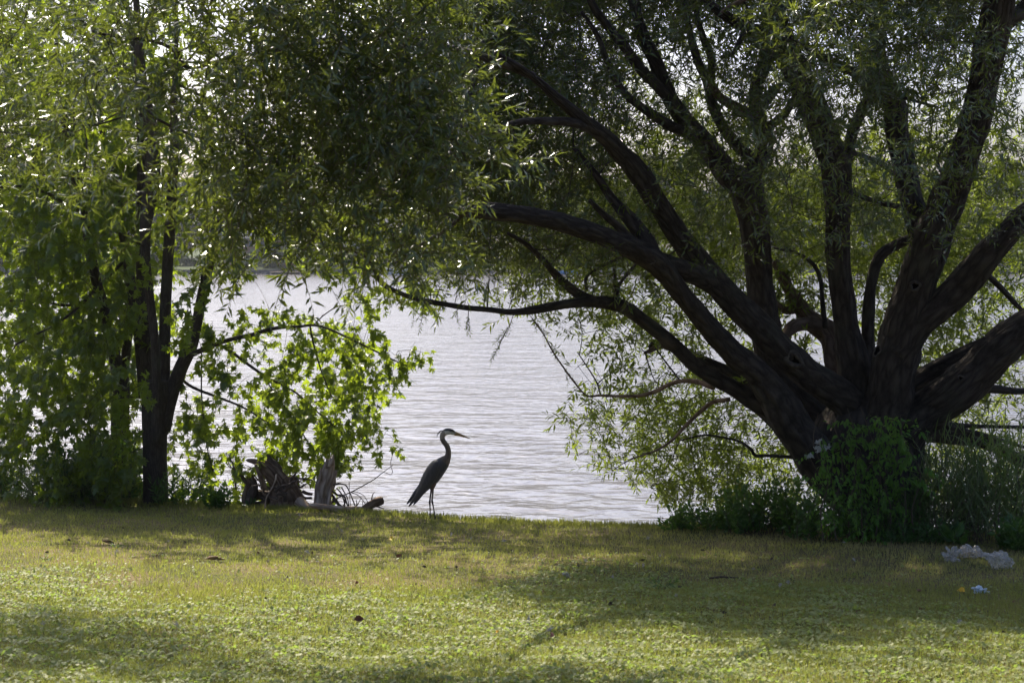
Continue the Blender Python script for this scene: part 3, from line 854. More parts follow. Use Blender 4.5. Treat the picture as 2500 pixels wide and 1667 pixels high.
limb(maple, SKM, [(500, 850, 8, 22.0), (528, 842, 8, 22), (560, 855, 8, 22), (593, 880, 8, 22), (651, 921, 7, 22), (690, 940, 5, 22), (727, 962, 5, 22), (780, 1010, 4, 22), (840, 1060, 3, 22)], **BR)
limb(maple, SKM, [(757, 797, 5, 21.7), (762, 825, 5, 21.7), (771, 860, 5, 21.7), (786, 910, 4, 21.7), (811, 971, 3, 21.7)], **BR)
limb(maple, SKM, [(492, 852, 4, 21.9), (492, 900, 4, 21.9), (492, 959, 4, 21.9), (498, 1030, 4, 21.9), (505, 1090, 3, 21.9), (520, 1150, 2.5, 21.9)], **BR)
limb(maple, SKM, [(430, 915, 9, 22.3), (470, 945, 8, 22.3), (536, 971, 7, 22.3), (593, 994, 5, 22.3), (650, 1030, 4, 22.3), (720, 1080, 3, 22.2)], **BR)
limb(maple, SKM, [(765, 794, 3, 21.7), (790, 770, 3, 21.7), (820, 750, 3, 21.7), (850, 742, 2.5, 21.7), (865, 720, 2, 21.7), (862, 680, 2, 21.7)], **BR)
limb(maple, SKM, [(650, 930, 4, 22), (700, 1000, 4, 22), (740, 1060, 3.5, 22), (770, 1110, 3, 22), (785, 1140, 2, 22)], **BR)
limb(maple, SKM, [(300, 640, 9, 22.8), (240, 700, 8, 22.6), (180, 760, 7, 22.4), (120, 800, 6, 22.2), (40, 840, 5, 22.1)], **BR)
limb(maple, SKM, [(415, 560, 7, 22.3), (460, 520, 7, 22.1), (520, 470, 6, 21.9), (600, 440, 5, 21.7)], **BR)

maple2 = empty('silver_maple', tuple(P(290, 1215, 23.4)))
tag(maple2, 'darker silver maple leaning left, half hidden behind the thicket at the left edge', 'tree')
limb(maple2, SKM, [(285, 1240, 60, 23.4), (288, 1180, 52, 23.4), (292, 1080, 48, 23.4), (294, 980, 48, 23.4), (295, 915, 44, 23.4)], 'trunk', mat='maple_bark', rough=.05)
limb(maple2, SKM, [(293, 940, 34, 23.4), (276, 850, 32, 23.3), (255, 760, 30, 23.2), (236, 690, 28, 23.1), (222, 626, 27, 23), (211, 560, 25, 22.9), (193, 478, 24, 22.8), (177, 402, 22, 22.7), (163, 330, 20, 22.6), (150, 260, 17, 22.5), (140, 150, 13, 22.4), (132, 30, 9, 22.3), (120, -80, 6, 22.2)], 'stem', **MR)
limb(maple2, SKM, [(300, 930, 26, 23.5), (312, 820, 24, 23.6), (316, 700, 22, 23.7), (300, 560, 20, 23.8), (290, 420, 16, 23.9), (285, 300, 10, 24)], 'stem', **MR)
limb(maple2, SKM, [(186, 515, 9, 22.8), (150, 492, 9, 22.6), (119, 474, 8, 22.5), (65, 456, 8, 22.3), (0, 457, 7, 22.1), (-60, 450, 5, 22)], **BR)
limb(maple2, SKM, [(165, 450, 7, 22.7), (110, 430, 7, 22.5), (60, 400, 5, 22.4), (10, 380, 4, 22.3)], **BR)
limb(maple2, SKM, [(222, 560, 7, 22.9), (250, 555, 6, 22.7), (285, 562, 5, 22.6)], **BR)
limb(maple2, SKM, [(240, 720, 9, 23.1), (170, 745, 8, 22.9), (90, 735, 7, 22.7), (-20, 735, 5, 22.5)], **BR)

MPR = [shoot_proto(.30 + .1 * random.random(), 3 + random.randrange(2), .118, ang=62, pair=True, droop=random.uniform(.3, .8), jitter=16, drop_leaf=-38) for _ in range(12)]
MP_ROWS = [
    "3444332100",
    "4455443210",
    "4455443320",
    "4545454430",
    "5565555432",
    "6776666543",
    "5677775311",
    "3577765444",
    "5788556776",
    "7888758775",
    "7888667864",
    "5666456773",
    "1110243210"]
MP_TOP = ["4555554433"] * 3
pc = [q for q in sample_grid(MP_ROWS, 0, k=1.35) if q[0] < 430 or rng.random() < .62]


def mdepth(x):
    if 318 < x < 455: return rng.uniform(22.7, 24.4)
    return rng.uniform(21.3, 24.2) if x < 430 else rng.uniform(21.2, 23.2)


STUMP_CLEAR = [(600, 1130), (700, 1160), (760, 1165), (900, 1130), (900, 1260), (590, 1260)]
cm, cm2 = [], []
for x, y in pc:
    if inside_poly(x, y, WINDOW) or inside_poly(x, y, STUMP_CLEAR): continue
    if 318 < x < 440 and y > 330 and rng.random() < .45: continue
    if 420 < x < 600 and 655 < y < 745 and rng.random() < .6: continue
    (cm2 if x < 230 and rng.random() < .8 else cm).append(P(x, y, mdepth(x)))
cm += [P(x, y, rng.uniform(21.5, 23)) for x, y in sample_grid(MP_TOP, -300, k=.45)]
cm += [P(x, y, rng.uniform(24.3, 27.5)) for x, y in sample_grid(["888888863"] * 12, -300, x0=-500, k=.9)]  # extra leaf mass behind the maples, added to shade the left foliage
NS = len(cm)
# outline of the skirt and the sprigs that hang at the edge of the open water
for x, y, d in [(905, 868, 21.6), (940, 885, 21.5), (970, 858, 21.5), (1015, 855, 21.5), (880, 850, 21.6), (925, 910, 21.6), (900, 935, 21.6), (870, 920, 21.7), (850, 830, 21.6), (690, 765, 21.8), (740, 765, 21.8),
                (790, 770, 21.7), (650, 775, 21.8), (600, 790, 21.9), (900, 800, 21.6), (860, 780, 21.6), (860, 690, 21.7), (840, 660, 21.7), (880, 710, 21.7), (865, 650, 21.7), (970, 700, 21.9), (1000, 715, 21.9),
                (950, 720, 21.9), (1040, 690, 21.9), (820, 1050, 21.9), (900, 1060, 21.9), (930, 1080, 21.9), (870, 1085, 21.9), (960, 1075, 21.8), (800, 1090, 22), (840, 1110, 22), (780, 1130, 22), (690, 1120, 22), (720, 1140, 22),
                (930, 1000, 21.8), (905, 985, 21.8), (870, 1000, 21.8), (840, 900, 21.7), (860, 960, 21.8), (830, 960, 21.8), (850, 1030, 21.8), (900, 1030, 21.8), (880, 880, 21.7), (960, 905, 21.6), (800, 1010, 21.9), (1040, 862, 21.5), (945, 1050, 21.8)]:
    cm.append(P(x, y, d))
NS = len(cm) - NS
for (mt, cs, ns) in ((maple, cm, 170), (maple2, cm2, 110)):
    bm_, fo = MB(), Foliage('maple')
    cs = np.array(cs)
    dr = SKM.grow(cs, bm_, rmin=.003, kr=.009, rmax=.02, sag=.02)
    ncore = len(cs) - (NS if mt is maple else 0)
    dress(fo, cs[:ncore], dr[:ncore], MPR, (3, 5), .15, 1.0, down=-.5, win=True)
    if mt is maple:
        for c, d in zip(cs[ncore:], dr[ncore:]):
            for _ in range(2):
                fo.shoot(random.choice(MPR), c + rng.normal(size=3) * .05, np.array((rng.normal() * .6 + .2, rng.normal() * .6, -.4)), random.uniform(.6, .85), stem_r=.002)
    bm_.obj('small_branches', M['maple_bark'], mt, smooth=True)['kind'] = 'stuff'
    fo.build(mt, M['maple_leaf'], ns)

# ------------------------------------------------------------------ undergrowth: every clump grows from the ground
def weed(name, label, cat, px, gy, d, n, hpx, wpx, leaf='oval', lsize=.06, mat='herb_leaf', group=None, depth=.5, ang=50, nl=(8, 12), lean=.35, pair=True, singles=0):
    x0, z0 = (px - CX) / F * d, None
    g0 = float(ground_z(x0, d))
    root = empty(name, (x0, d, g0))
    tag(root, label, cat, group)
    fo = Foliage(leaf)
    s = d / F
    for i in range(n):
        gx = x0 + random.uniform(-.5, .5) * wpx * s
        gd = d + random.uniform(-.5, .5) * depth
        h = hpx * s * random.uniform(.45, 1.05) * (1 - .35 * abs((gx - x0) / (wpx * s * .5)) ** 2)
        pr = shoot_proto(h, random.randint(*nl), lsize, ang=ang, pair=pair, droop=.12, jitter=18, drop_leaf=-10)
        dd = np.array((random.gauss(0, lean), random.gauss(0, lean), 1.0))
        fo.shoot(pr, (gx, gd, float(ground_z(gx, gd)) - .02), dd, 1.0, roll=random.uniform(0, 6.28), stem_r=.004)
    fo.build(root, M[mat], singles, 'foliage', 'stems')
    return root


weed('weed_clump', 'low nettle like weeds at the foot of the willow, next to the open water', 'weed', 1725, 1300, 18.0, 60, 75, 190, lsize=.06)
weed('weed_clump', 'taller mound of leafy weeds against the left side of the willow foot', 'weed', 1880, 1300, 17.7, 110, 150, 200, lsize=.065)
weed('weed_clump', 'dense dark leafy weeds directly in front of the willow trunk', 'weed', 2050, 1320, 17.0, 100, 160, 230, lsize=.06, depth=.7)
weed('fern_clump', 'feathery long leaved weeds under the right side of the willow trunk', 'weed', 2190, 1330, 16.9, 90, 180, 140, 'narrow', .09, 'herb_leaf', nl=(12, 18), depth=.6, pair=False)
weed('tall_grass_clump', 'tall pale bladed reeds right of the willow trunk', 'grass', 2310, 1340, 17.0, 70, 290, 150, 'blade', .32, 'reed_leaf', ang=28, nl=(6, 9), pair=False, depth=.9, lean=.14)
weed('tall_grass_clump', 'tall bushy reeds behind the crumpled plastic bag at the right edge', 'grass', 2440, 1350, 16.9, 80, 300, 180, 'blade', .34, 'reed_leaf', ang=28, nl=(6, 9), pair=False, depth=.9, lean=.14)
weed('weed_clump', 'willow leaved herbs growing among the reeds at the right edge', 'weed', 2400, 1350, 17.3, 90, 260, 260, 'narrow', .12, 'herb_leaf', nl=(12, 18), pair=False, depth=.8, lean=.2)
weed('weed_clump', 'low leafy weeds in front of the reeds, left of the plastic bag', 'weed', 2250, 1350, 16.5, 90, 60, 190, lsize=.045)
weed('weed_clump', 'broad leaved weeds crowding the right side of the plastic bag', 'weed', 2490, 1385, 15.9, 40, 75, 80, lsize=.09)
weed('broadleaf_seedling', 'bright broad leaved seedling standing in front of the shredded plastic', 'weed', 2332, 1372, 16.1, 3, 60, 22, lsize=.15, nl=(2, 3), depth=.1)
weed('thicket', 'dark brushy thicket at the far left edge of the lawn', 'shrub', 60, 1215, 23.0, 170, 190, 260, 'narrow', .09, 'herb_leaf', nl=(14, 20), pair=False, depth=1.0)
weed('thicket', 'dark leafy thicket between the left edge and the maple trunk', 'shrub', 240, 1215, 22.7, 170, 200, 200, lsize=.085, depth=.9)
weed('tall_grass_clump', 'long arching dark grass in front of the left thicket', 'grass', 175, 1222, 22.2, 90, 120, 260, 'blade', .30, 'reed_leaf', ang=24, nl=(4, 6), pair=False, depth=.5)
weed('weed_clump', 'willow leaved weed at the water edge just right of the maple trunk', 'weed', 450, 1240, 21.9, 34, 110, 110, 'narrow', .13, 'herb_leaf', nl=(10, 14), pair=False, depth=.4)
weed('weed_clump', 'small leafy weeds left of the driftwood stump', 'weed', 560, 1245, 21.5, 20, 55, 110, 'oval', .08, 'herb_leaf', depth=.3)

# vine climbing the willow trunk
vine = empty('climbing_vine', tuple(P(2130, 1300, 16.6)))
tag(vine, 'leafy green vine climbing the foot of the willow trunk', 'vine')
fo = Foliage('oval')
VP = [shoot_proto(.24, 5, .075, ang=60, pair=True, droop=.5, jitter=22, drop_leaf=-35) for _ in range(6)]
vb = MB()
for k in range(8):
    x = 2010 + 32 * k
    pts = [(x + random.uniform(-30, 30) * j / 3, 1320 - j * random.uniform(70, 85), 5 - j * .8, 16.5 - .02 * j) for j in range(5)]
    path, rad = px_path(pts, 3)
    tube(vb, path, rad, 5, cap=False)
vb.obj('stem', M['twig'], vine, smooth=True)
for (ex, ey, rx, ry, n) in [(2120, 1060, 90, 45, 30), (2175, 1120, 80, 80, 44), (2060, 1140, 80, 60, 30), (2110, 1240, 120, 60, 46), (2040, 1090, 60, 50, 12), (2190, 1040, 60, 40, 10)]:
    for _ in range(n):
        a, r = random.uniform(0, 6.283), math.sqrt(random.random())
        p = P(ex + rx * r * math.cos(a), ey + ry * r * math.sin(a), random.uniform(16.3, 16.7))
        fo.shoot(random.choice(VP), p, (random.gauss(0, .7), -.5 + random.gauss(0, .4), random.gauss(-.2, .5)), random.uniform(.6, 1.1), stem_r=.0025)
fo.build(vine, M['vine_leaf'], 0)
# white umbel blossoms on the left of the vine
fl = empty('white_flower_head', tuple(P(2005, 1120, 16.4)))
tag(fl, 'small clustered white blossoms on the left shoulder of the willow trunk', 'flower')
M['petal'] = plain('white petal', (.34, .34, .30), .7, .2)
mb = MB()
for k, (fx, fy, rr) in enumerate([(2003, 1083, 20), (1995, 1097, 13), (2018, 1092, 12), (1975, 1112, 10)]):
    for _ in range(26):
        a, r = random.uniform(0, 6.283), math.sqrt(random.random()) * rr * .8
        p = P(fx + r * math.cos(a), fy + r * .7 * math.sin(a), 16.33 + random.uniform(0, .05))
        d = rng.normal(size=3) * .011
        e = rng.normal(size=3) * .011
        mb.add([p - d, p - e, p + d, p + e], [(0, 1, 2, 3)])
mb.obj('blossom', M['petal'], fl)
mb = MB()
for (fx, fy) in [(2003, 1083), (1995, 1097), (2018, 1092), (1975, 1112)]:
    tube(mb, [P(fx, fy, 16.38), P(fx + 15, fy + 30, 16.45), P(2030, 1180, 16.5)], [.003, .004, .005], 4)
mb.obj('stalk', M['twig'], fl)

# ------------------------------------------------------------------ grass
m = leaf_mat('lawn grass', (.075, .09, .02), (.175, .165, .05), (.36, .40, .07), .38, .6, .25, patch=.55)
N, L = m.node_tree.nodes, m.node_tree.links
# dry straw coloured patches
b = N['Principled BSDF']
tc = N.new('ShaderNodeTexCoord')
nz = N.new('ShaderNodeTexNoise'); nz.inputs['Scale'].default_value = .9; nz.inputs['Detail'].default_value = 5; nz.inputs['Roughness'].default_value = .65
L.new(tc.outputs['Object'], nz.inputs['Vector'])
rr = ramp(N, [(0.34, (0, 0, 0)), (0.56, (.9, .9, .9))])
L.new(nz.outputs[0], rr.inputs[0])
gp = N.new('ShaderNodeNewGeometry')
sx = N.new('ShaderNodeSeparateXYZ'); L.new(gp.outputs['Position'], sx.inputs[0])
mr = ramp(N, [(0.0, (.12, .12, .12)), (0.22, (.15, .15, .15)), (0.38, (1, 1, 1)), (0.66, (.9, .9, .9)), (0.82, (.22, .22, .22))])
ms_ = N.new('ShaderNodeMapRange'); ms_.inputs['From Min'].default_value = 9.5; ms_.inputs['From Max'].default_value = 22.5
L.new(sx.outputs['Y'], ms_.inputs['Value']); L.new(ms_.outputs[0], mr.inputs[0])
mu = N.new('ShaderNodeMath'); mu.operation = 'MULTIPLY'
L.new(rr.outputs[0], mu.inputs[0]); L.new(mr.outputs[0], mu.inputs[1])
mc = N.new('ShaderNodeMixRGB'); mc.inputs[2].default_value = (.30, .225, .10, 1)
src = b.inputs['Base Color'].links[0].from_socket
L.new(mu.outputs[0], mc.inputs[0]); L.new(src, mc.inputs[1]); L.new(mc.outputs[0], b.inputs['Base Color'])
M['grass'] = m
M['clover'] = leaf_mat('clover', (.095, .12, .035), (.21, .22, .085), (.36, .50, .08), .36, .6, .22, patch=1.5)


def lawn_points(n, d0, d1, power=1.0, margin=1.12):
    u = rng.random(n) ** power
    d = d0 + (d1 - d0) * u
    x = rng.uniform(-.5, .5, n) * 2500 / F * d * margin
    return x, d


def blades(n, d0, d1, h0, h1, w, power=1.0, lean=.45, crest_only=False, mb=None):
    x, d = lawn_points(n, d0, d1, power)
    if crest_only:
        d = crest(x) + rng.normal(0, .16, n) - .08
    ok = d < crest(x) + .25
    x, d = x[ok], d[ok]
    n = len(x)
    z = ground_z(x, d) - .004
    clump = .5 + .5 * np.sin(x * 5.3 + 1.7 * np.sin(d * 4.1)) * np.sin(d * 6.1 + x * 2.2)
    h = rng.uniform(h0, h1, n) * (.75 + .5 * clump)
    a = rng.uniform(0, 2 * math.pi, n)
    ln = np.abs(rng.normal(0, lean, n)) * h
    ax = rng.uniform(0, 2 * math.pi, n)
    ww = w * d / 12 * rng.uniform(.7, 1.3, n)
    px, py = np.cos(ax) * ww, np.sin(ax) * ww
    lx, ly = np.cos(a) * ln, np.sin(a) * ln
    o = np.stack([x, d, z], -1)
    v = np.empty((n, 5, 3))
    v[:, 0] = o + np.stack([-px, -py, 0 * z], -1)
    v[:, 1] = o + np.stack([px, py, 0 * z], -1)
    v[:, 2] = o + np.stack([lx * .35 + px * .8, ly * .35 + py * .8, h * .62], -1)
    v[:, 3] = o + np.stack([lx * .35 - px * .8, ly * .35 - py * .8, h * .62], -1)
    v[:, 4] = o + np.stack([lx, ly, h], -1)
    i = np.arange(n)[:, None] * 5
    mb.add(v.reshape(-1, 3), i + np.array([[0, 1, 2, 3]]), i + np.array([[3, 2, 4]]))


mb = MB()
blades(150000, 7.6, 24.5, .022, .05, .0028, 1.15, mb=mb)
blades(60000, 7.6, 13.0, .03, .06, .0026, 1.0, mb=mb)
blades(22000, 15, 24, .03, .085, .0022, 1, lean=.3, crest_only=True, mb=mb)
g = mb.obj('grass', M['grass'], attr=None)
tag(g, 'short dry mown grass covering the lawn down to the bank', 'grass', kind='stuff')

# clover and broad leaved ground cover in the near lawn
mb = MB()
n = 95000
x, d = lawn_points(n, 7.6, 15.5, .9)
edge = 13.3 + 1.1 * np.sin(x * 1.1 + .6) + .5 * np.sin(x * 3.1) - .10 * x
ok = rng.random(n) < np.clip((edge - d) / 1.6 + .15, .04, 1)
x, d = x[ok], d[ok]; n = len(x)
z = ground_z(x, d) + rng.uniform(.015, .055, n) * (.7 + .5 * np.sin(x * 7 + d * 5) * np.sin(d * 8))
s = rng.uniform(.009, .018, n)
ax = rng.uniform(0, 6.283, n)
nx_, ny_ = rng.normal(0, .38, n), rng.normal(0, .38, n)
c = np.stack([x, d, z], -1)
u = np.stack([np.cos(ax), np.sin(ax), -(nx_ * np.cos(ax) + ny_ * np.sin(ax))], -1) * s[:, None]
w = np.stack([-np.sin(ax), np.cos(ax), -(-nx_ * np.sin(ax) + ny_ * np.cos(ax))], -1) * s[:, None] * .75
v = np.stack([c - u, c - w + u * .15, c + u, c + w + u * .15], 1)
i = np.arange(n)[:, None] * 4
mb.add(v.reshape(-1, 3), i + np.array([[0, 1, 2, 3]]))
tag(mb.obj('clover', M['clover'], attr=None), 'clover and small broad leaved plants filling the near lawn', 'ground cover', kind='stuff')

# ------------------------------------------------------------------ the heron
HD = 19.7
S5 = HD / F
HX, HZ = 1055.0, 1263.5


def hp(px, py, y=0.0):
    return np.array(((px - HX) * S5, y, (HZ - py) * S5))


hx0 = (HX - CX) / F * HD
heron = empty('heron', (hx0, HD, float(ground_z(hx0, HD)) + .01))
tag(heron, 'great blue heron standing upright on the grassy bank, facing right with a curved neck', 'bird')
hb = world_of(heron)


def hlink(name, mb, mat, parent=heron, smooth=True, attr='bk'):
    me = mb.mesh(name, mat, smooth, attr)
    o = bpy.data.objects.new(name, me); COL.objects.link(o); o.parent = parent
    return o


def loft(mb, rings, sides=20, y0=0.0, colf=None, close=True):
    """rings (px, py, half width in the picture plane, half thickness, y offset) in photo pixels"""
    c = np.array([(r[0], r[1]) for r in rings], float)
    tg = np.gradient(c, axis=0); tg /= np.linalg.norm(tg, axis=1)[:, None]
    V, A = [], []
    for i, r in enumerate(rings):
        nrm = np.array((tg[i, 1], -tg[i, 0]))
        yo = (r[4] if len(r) > 4 else 0)
        for j in range(sides):
            t = j / sides * 2 * math.pi
            q = c[i] + nrm * r[2] * math.cos(t)
            V.append(hp(q[0], q[1], (y0 + yo + r[3] * math.sin(t)) * S5))
            A.append(colf(i / (len(rings) - 1), math.cos(t), q) if colf else (0, 0, 0))
    n = len(rings)
    q = [(i * sides + j, i * sides + (j + 1) % sides, (i + 1) * sides + (j + 1) % sides, (i + 1) * sides + j) for i in range(n - 1) for j in range(sides)]
    t = []
    b = len(V)
    V.append(hp(*c[0], (y0 + (rings[0][4] if len(rings[0]) > 4 else 0)) * S5)); V.append(hp(*c[-1], (y0 + (rings[-1][4] if len(rings[-1]) > 4 else 0)) * S5)); A.append(A[0]); A.append(A[-1])
    for k in range(sides):
        t.append((b, (k + 1) % sides, k)); t.append((b + 1, (n - 1) * sides + k, (n - 1) * sides + (k + 1) % sides))
    mb.add(V, q, t, A)


def smooth_rings(r, k=4):
    return [tuple(x) for x in catmull(np.array(r, float), k)]


m, nt, N, L, b, o = new_mat('heron plumage')
at = N.new('ShaderNodeAttribute'); at.attribute_name = 'bk'
tc = N.new('ShaderNodeTexCoord')
mp = N.new('ShaderNodeMapping'); mp.inputs['Rotation'].default_value = (0, R_(-35), 0); mp.inputs['Scale'].default_value = (60, 60, 9)
L.new(tc.outputs['Object'], mp.inputs[0])
nz = N.new('ShaderNodeTexNoise'); nz.inputs['Scale'].default_value = 1.5; nz.inputs['Detail'].default_value = 4; L.new(mp.outputs[0], nz.inputs['Vector'])
r = ramp(N, [(0.3, (.6, .6, .6)), (0.7, (1.35, 1.3, 1.25))]); L.new(nz.outputs[0], r.inputs[0])
mm = N.new('ShaderNodeMixRGB'); mm.blend_type = 'MULTIPLY'; mm.inputs[0].default_value = 1
L.new(at.outputs['Color'], mm.inputs[1]); L.new(r.outputs[0], mm.inputs[2]); L.new(mm.outputs[0], b.inputs['Base Color'])
bp = N.new('ShaderNodeBump'); bp.inputs['Distance'].default_value = .004; L.new(nz.outputs[0], bp.inputs['Height']); L.new(bp.outputs[0], b.inputs['Normal'])
b.inputs['Roughness'].default_value = .75
b.inputs['Sheen Weight'].default_value = .4
M['plumage'] = m


def bodycol(t, c, q):
    x, y = q
    if t < .30:   # head: black crown stripe, white face
        if x > 1078 and y < 1050.5 - (x - 1095) * -.18 and y < 1056: return (.012, .012, .015)
        if x > 1086: return (.55, .53, .48)
        return (.30, .25, .21)
    if t < .62:
        return (.10, .07, .05) if c < .2 else (.17, .13, .10)
    return (.05, .047, .046)


body = MB()
rings = [(1113, 1057.5, 3.6, 3.2), (1106, 1054.2, 6.4, 4.8), (1098, 1052, 7.6, 5.6), (1090, 1052.5, 8.2, 5.8), (1083.5, 1056.5, 7.4, 5.4), (1080, 1063.5, 6.6, 5.0), (1080.5, 1071.5, 6.2, 4.8), (1085, 1079, 6.2, 4.8),
         (1090.5, 1086, 6.4, 5), (1093.8, 1095, 6.5, 5.2), (1094.6, 1104, 6.9, 5.6), (1093, 1113, 8.6, 7), (1087, 1122, 13.5, 11), (1079, 1131, 17.5, 14.5), (1070, 1141, 19.6, 16.5), (1061, 1153, 20.3, 17.5),
         (1053, 1165, 19.3, 16.5), (1046, 1176, 15.5, 13.5), (1038, 1188, 10.5, 10), (1029, 1201, 7.0, 6.5), (1020, 1214, 4.5, 4)]
loft(body, smooth_rings(rings), 22, colf=bodycol)
# thighs run into the body
for s in (-1, 1):
    loft(body, smooth_rings([(1062, 1160, 9, 6, s * 6), (1058.5, 1178, 7.5, 5.5, s * 5), (1055, 1190, 4.8, 4, s * 4.5), (1053.5, 1198, 2.6, 2.6, s * 4)]), 12, colf=lambda t, c, q: (.15, .09, .065))
bo = hlink('body', body, M['plumage'])
M['beak'] = plain('heron beak', (.33, .20, .07), .4, .5)
mb = MB(); loft(mb, smooth_rings([(1110, 1056.5, 5.2, 3.8), (1117, 1058.4, 4.4, 3.0), (1127, 1061.6, 3.2, 2.2), (1138, 1065.4, 1.9, 1.4), (1148.8, 1069.3, .3, .3)]), 12)
hlink('beak', mb, M['beak'])
M['eye'] = plain('heron eye', (.35, .28, .03), .15, .6)
for s in (-1, 1):
    mb = MB(); loft(mb, smooth_rings([(1103.6, 1051.9, .3, .3, s * 4.7), (1104.4, 1052, 1.1, 1, s * 4.7), (1105.4, 1052.1, 1.1, 1, s * 4.7), (1106.2, 1052.2, .3, .3, s * 4.7)], 3), 10)
    hlink('eye', mb, M['eye'])
for s in (-1, 1):
    mb = MB()
    loft(mb, smooth_rings([(1071, 1124, 3, 2, s * 10), (1067, 1130, 11, 4, s * 13.5), (1059, 1143, 15.5, 5, s * 15), (1049, 1160, 16.5, 5, s * 14), (1037.5, 1180, 14, 4.5, s * 11.5), (1026, 1198, 10, 3.6, s * 8), (1015, 1212, 6.5, 2.6, s * 5), (1006, 1223, 3, 1.5, s * 3)]), 20,
         colf=lambda t, c, q: (.055, .048, .044) if c > -.5 else (.14, .115, .095))  # lighter back edge: rim light put into the wing colour
    w = hlink('wing', mb, M['plumage'])
    for k, (ax, ay, bx, by, hw) in enumerate([(1034, 1178, 993, 1229, 4.2), (1038, 1182, 998, 1234.5, 4.2), (1042, 1188, 1009, 1231, 3.8), (1036, 1170, 1001, 1217, 4.0), (1050, 1180, 1026, 1205, 4)]):
        mb = MB()
        yy = s * (10.5 - k * .8)
        loft(mb, smooth_rings([(ax, ay, hw * .6, .8, yy), ((ax * 2 + bx) / 3, (ay * 2 + by) / 3, hw, .9, yy * .8), ((ax + 2 * bx) / 3, (ay + 2 * by) / 3, hw * .95, .8, yy * .5), (bx + (ax - bx) * .08, by + (ay - by) * .08, hw * .55, .6, yy * .35), (bx, by, .4, .4, yy * .3)], 3), 8,
             colf=lambda t, c, q: (.018, .018, .022))
        hlink('flight_feather', mb, M['plumage'], w)
mb = MB()
for k in range(3):
    path = catmull([hp(1080, 1049), hp(1074, 1051 + k), hp(1069, 1056 + k * 2), hp(1065 + k, 1063 + k * 2)], 4)
    tube(mb, path, np.linspace(.004, .0012, len(path)), 5)
hlink('crest_plume', mb, plain('black plume', (.015, .015, .018), .6))
mb = MB()
for k in range(9):
    x0, y0 = 1091 - k * 3.2, 1122 + k * 5.2
    path = catmull([hp(x0 + 2, y0, -.01), hp(x0 + 3.5, y0 + 7, -.02), hp(x0 + 2, y0 + 15, -.015)], 4)
    tube(mb, path, np.linspace(.005, .0012, len(path)), 5)
hlink('breast_plume', mb, plain('grey plume', (.2, .17, .15), .7))
M['hleg'] = plain('heron leg', (.06, .045, .035), .55, .4)
for s, pts in ((-1, [(1053.5, 1192, 2.6), (1051.2, 1208, 2.0), (1049.8, 1219, 2.2), (1049.2, 1224, 2.8), (1049.8, 1231, 1.9), (1050.3, 1246, 1.45), (1050.6, 1262, 1.5)]),
               (1, [(1057, 1192, 2.5), (1056, 1208, 1.9), (1054.6, 1219, 2.2), (1055, 1224, 2.7), (1056.8, 1232, 1.8), (1059.6, 1247, 1.4), (1062, 1262.5, 1.5)])):
    mb = MB()
    a = catmull(np.array(pts, float), 4)
    path = np.array([hp(q[0], q[1], s * .022) for q in a])
    tube(mb, path, a[:, 2] * S5, 10)
    foot = path[-1]
    lg = hlink('leg', mb, M['hleg'])
    for an, ln in ((0, .075), (.55, .068), (-.55, .068), (math.pi, .05)):
        mb = MB()
        tp = [foot + np.array((0, 0, .0)), foot + np.array((math.cos(an) * ln * .5, math.sin(an) * ln * .5, .002)), foot + np.array((math.cos(an) * ln, math.sin(an) * ln, -.008))]
        tube(mb, catmull(tp, 3), np.linspace(.0055, .0025, 7), 6)
        hlink('toe', mb, M['hleg'], lg)

# ------------------------------------------------------------------ driftwood on the bank
def dz(px, d):
    return float(ground_z((px - CX) / F * d, d))


def reg(px, py):                      # a helper for the driftwood close-up
    return 540 + px / 5.345, 1060 + py / 5.345


DWD = 21.3
stump = empty('driftwood_stump', (P(690, 1240, DWD)[0], DWD, dz(690, DWD)))
tag(stump, 'large dark uprooted tree stump with twisted roots on the bank, left of the heron', 'driftwood')


def dlimb(parent, name, pts, mat, rough=.1, ridged=0., sides=None, k=4, d=DWD, squash=None, seed=None):
    pp = []
    for q in pts:
        x, y = reg(q[0], q[1])
        pp.append((x, y, q[2] / 5.345, q[3] if len(q) > 3 else d))
    path, rad = px_path(pp, k)
    mb = MB()
    mr = rad.max()
    tube(mb, path, rad, sides or (34 if mr > .12 else 18 if mr > .04 else 7), rough=rough, ridged=ridged, squash=squash, seed=seed if seed is not None else random.uniform(0, 40))
    return mb.obj(name, M[mat], parent, smooth=True)


dlimb(stump, 'trunk', [(870, 1040, 560), (850, 950, 500), (835, 850, 420), (800, 740, 330), (750, 620, 260), (690, 520, 230), (620, 440, 190), (560, 390, 130), (520, 360, 70)], 'drift', .10, .22, 48, 5)
dlimb(stump, 'root', [(700, 640, 130, 21.2), (600, 520, 120, 21.15), (520, 430, 110, 21.1), (460, 370, 90, 21.1), (400, 350, 70, 21.1), (345, 340, 44, 21.1), (325, 335, 20, 21.1)], 'drift', .2, .2)
dlimb(stump, 'root', [(560, 700, 90, 21.1), (540, 620, 80, 21.05), (500, 520, 60, 21.0), (470, 440, 50, 21.0), (450, 390, 40, 21.0)], 'drift', .15, .2)
dlimb(stump, 'root', [(760, 560, 150), (740, 460, 130), (680, 390, 110), (640, 340, 80), (620, 290, 50), (600, 255, 24)], 'root', .2, .25)
dlimb(stump, 'root', [(900, 560, 120, 21.4), (940, 650, 110, 21.4), (990, 760, 100, 21.35), (1040, 860, 100, 21.3), (1100, 960, 110, 21.3), (1150, 1020, 120, 21.3)], 'drift', .15, .2)
dlimb(stump, 'root', [(1000, 860, 130, 21.1), (1080, 930, 120, 21.05), (1160, 980, 110, 21.0), (1260, 1010, 90, 21.0), (1400, 1030, 60, 21.0)], 'drift_pale', .1, .2)
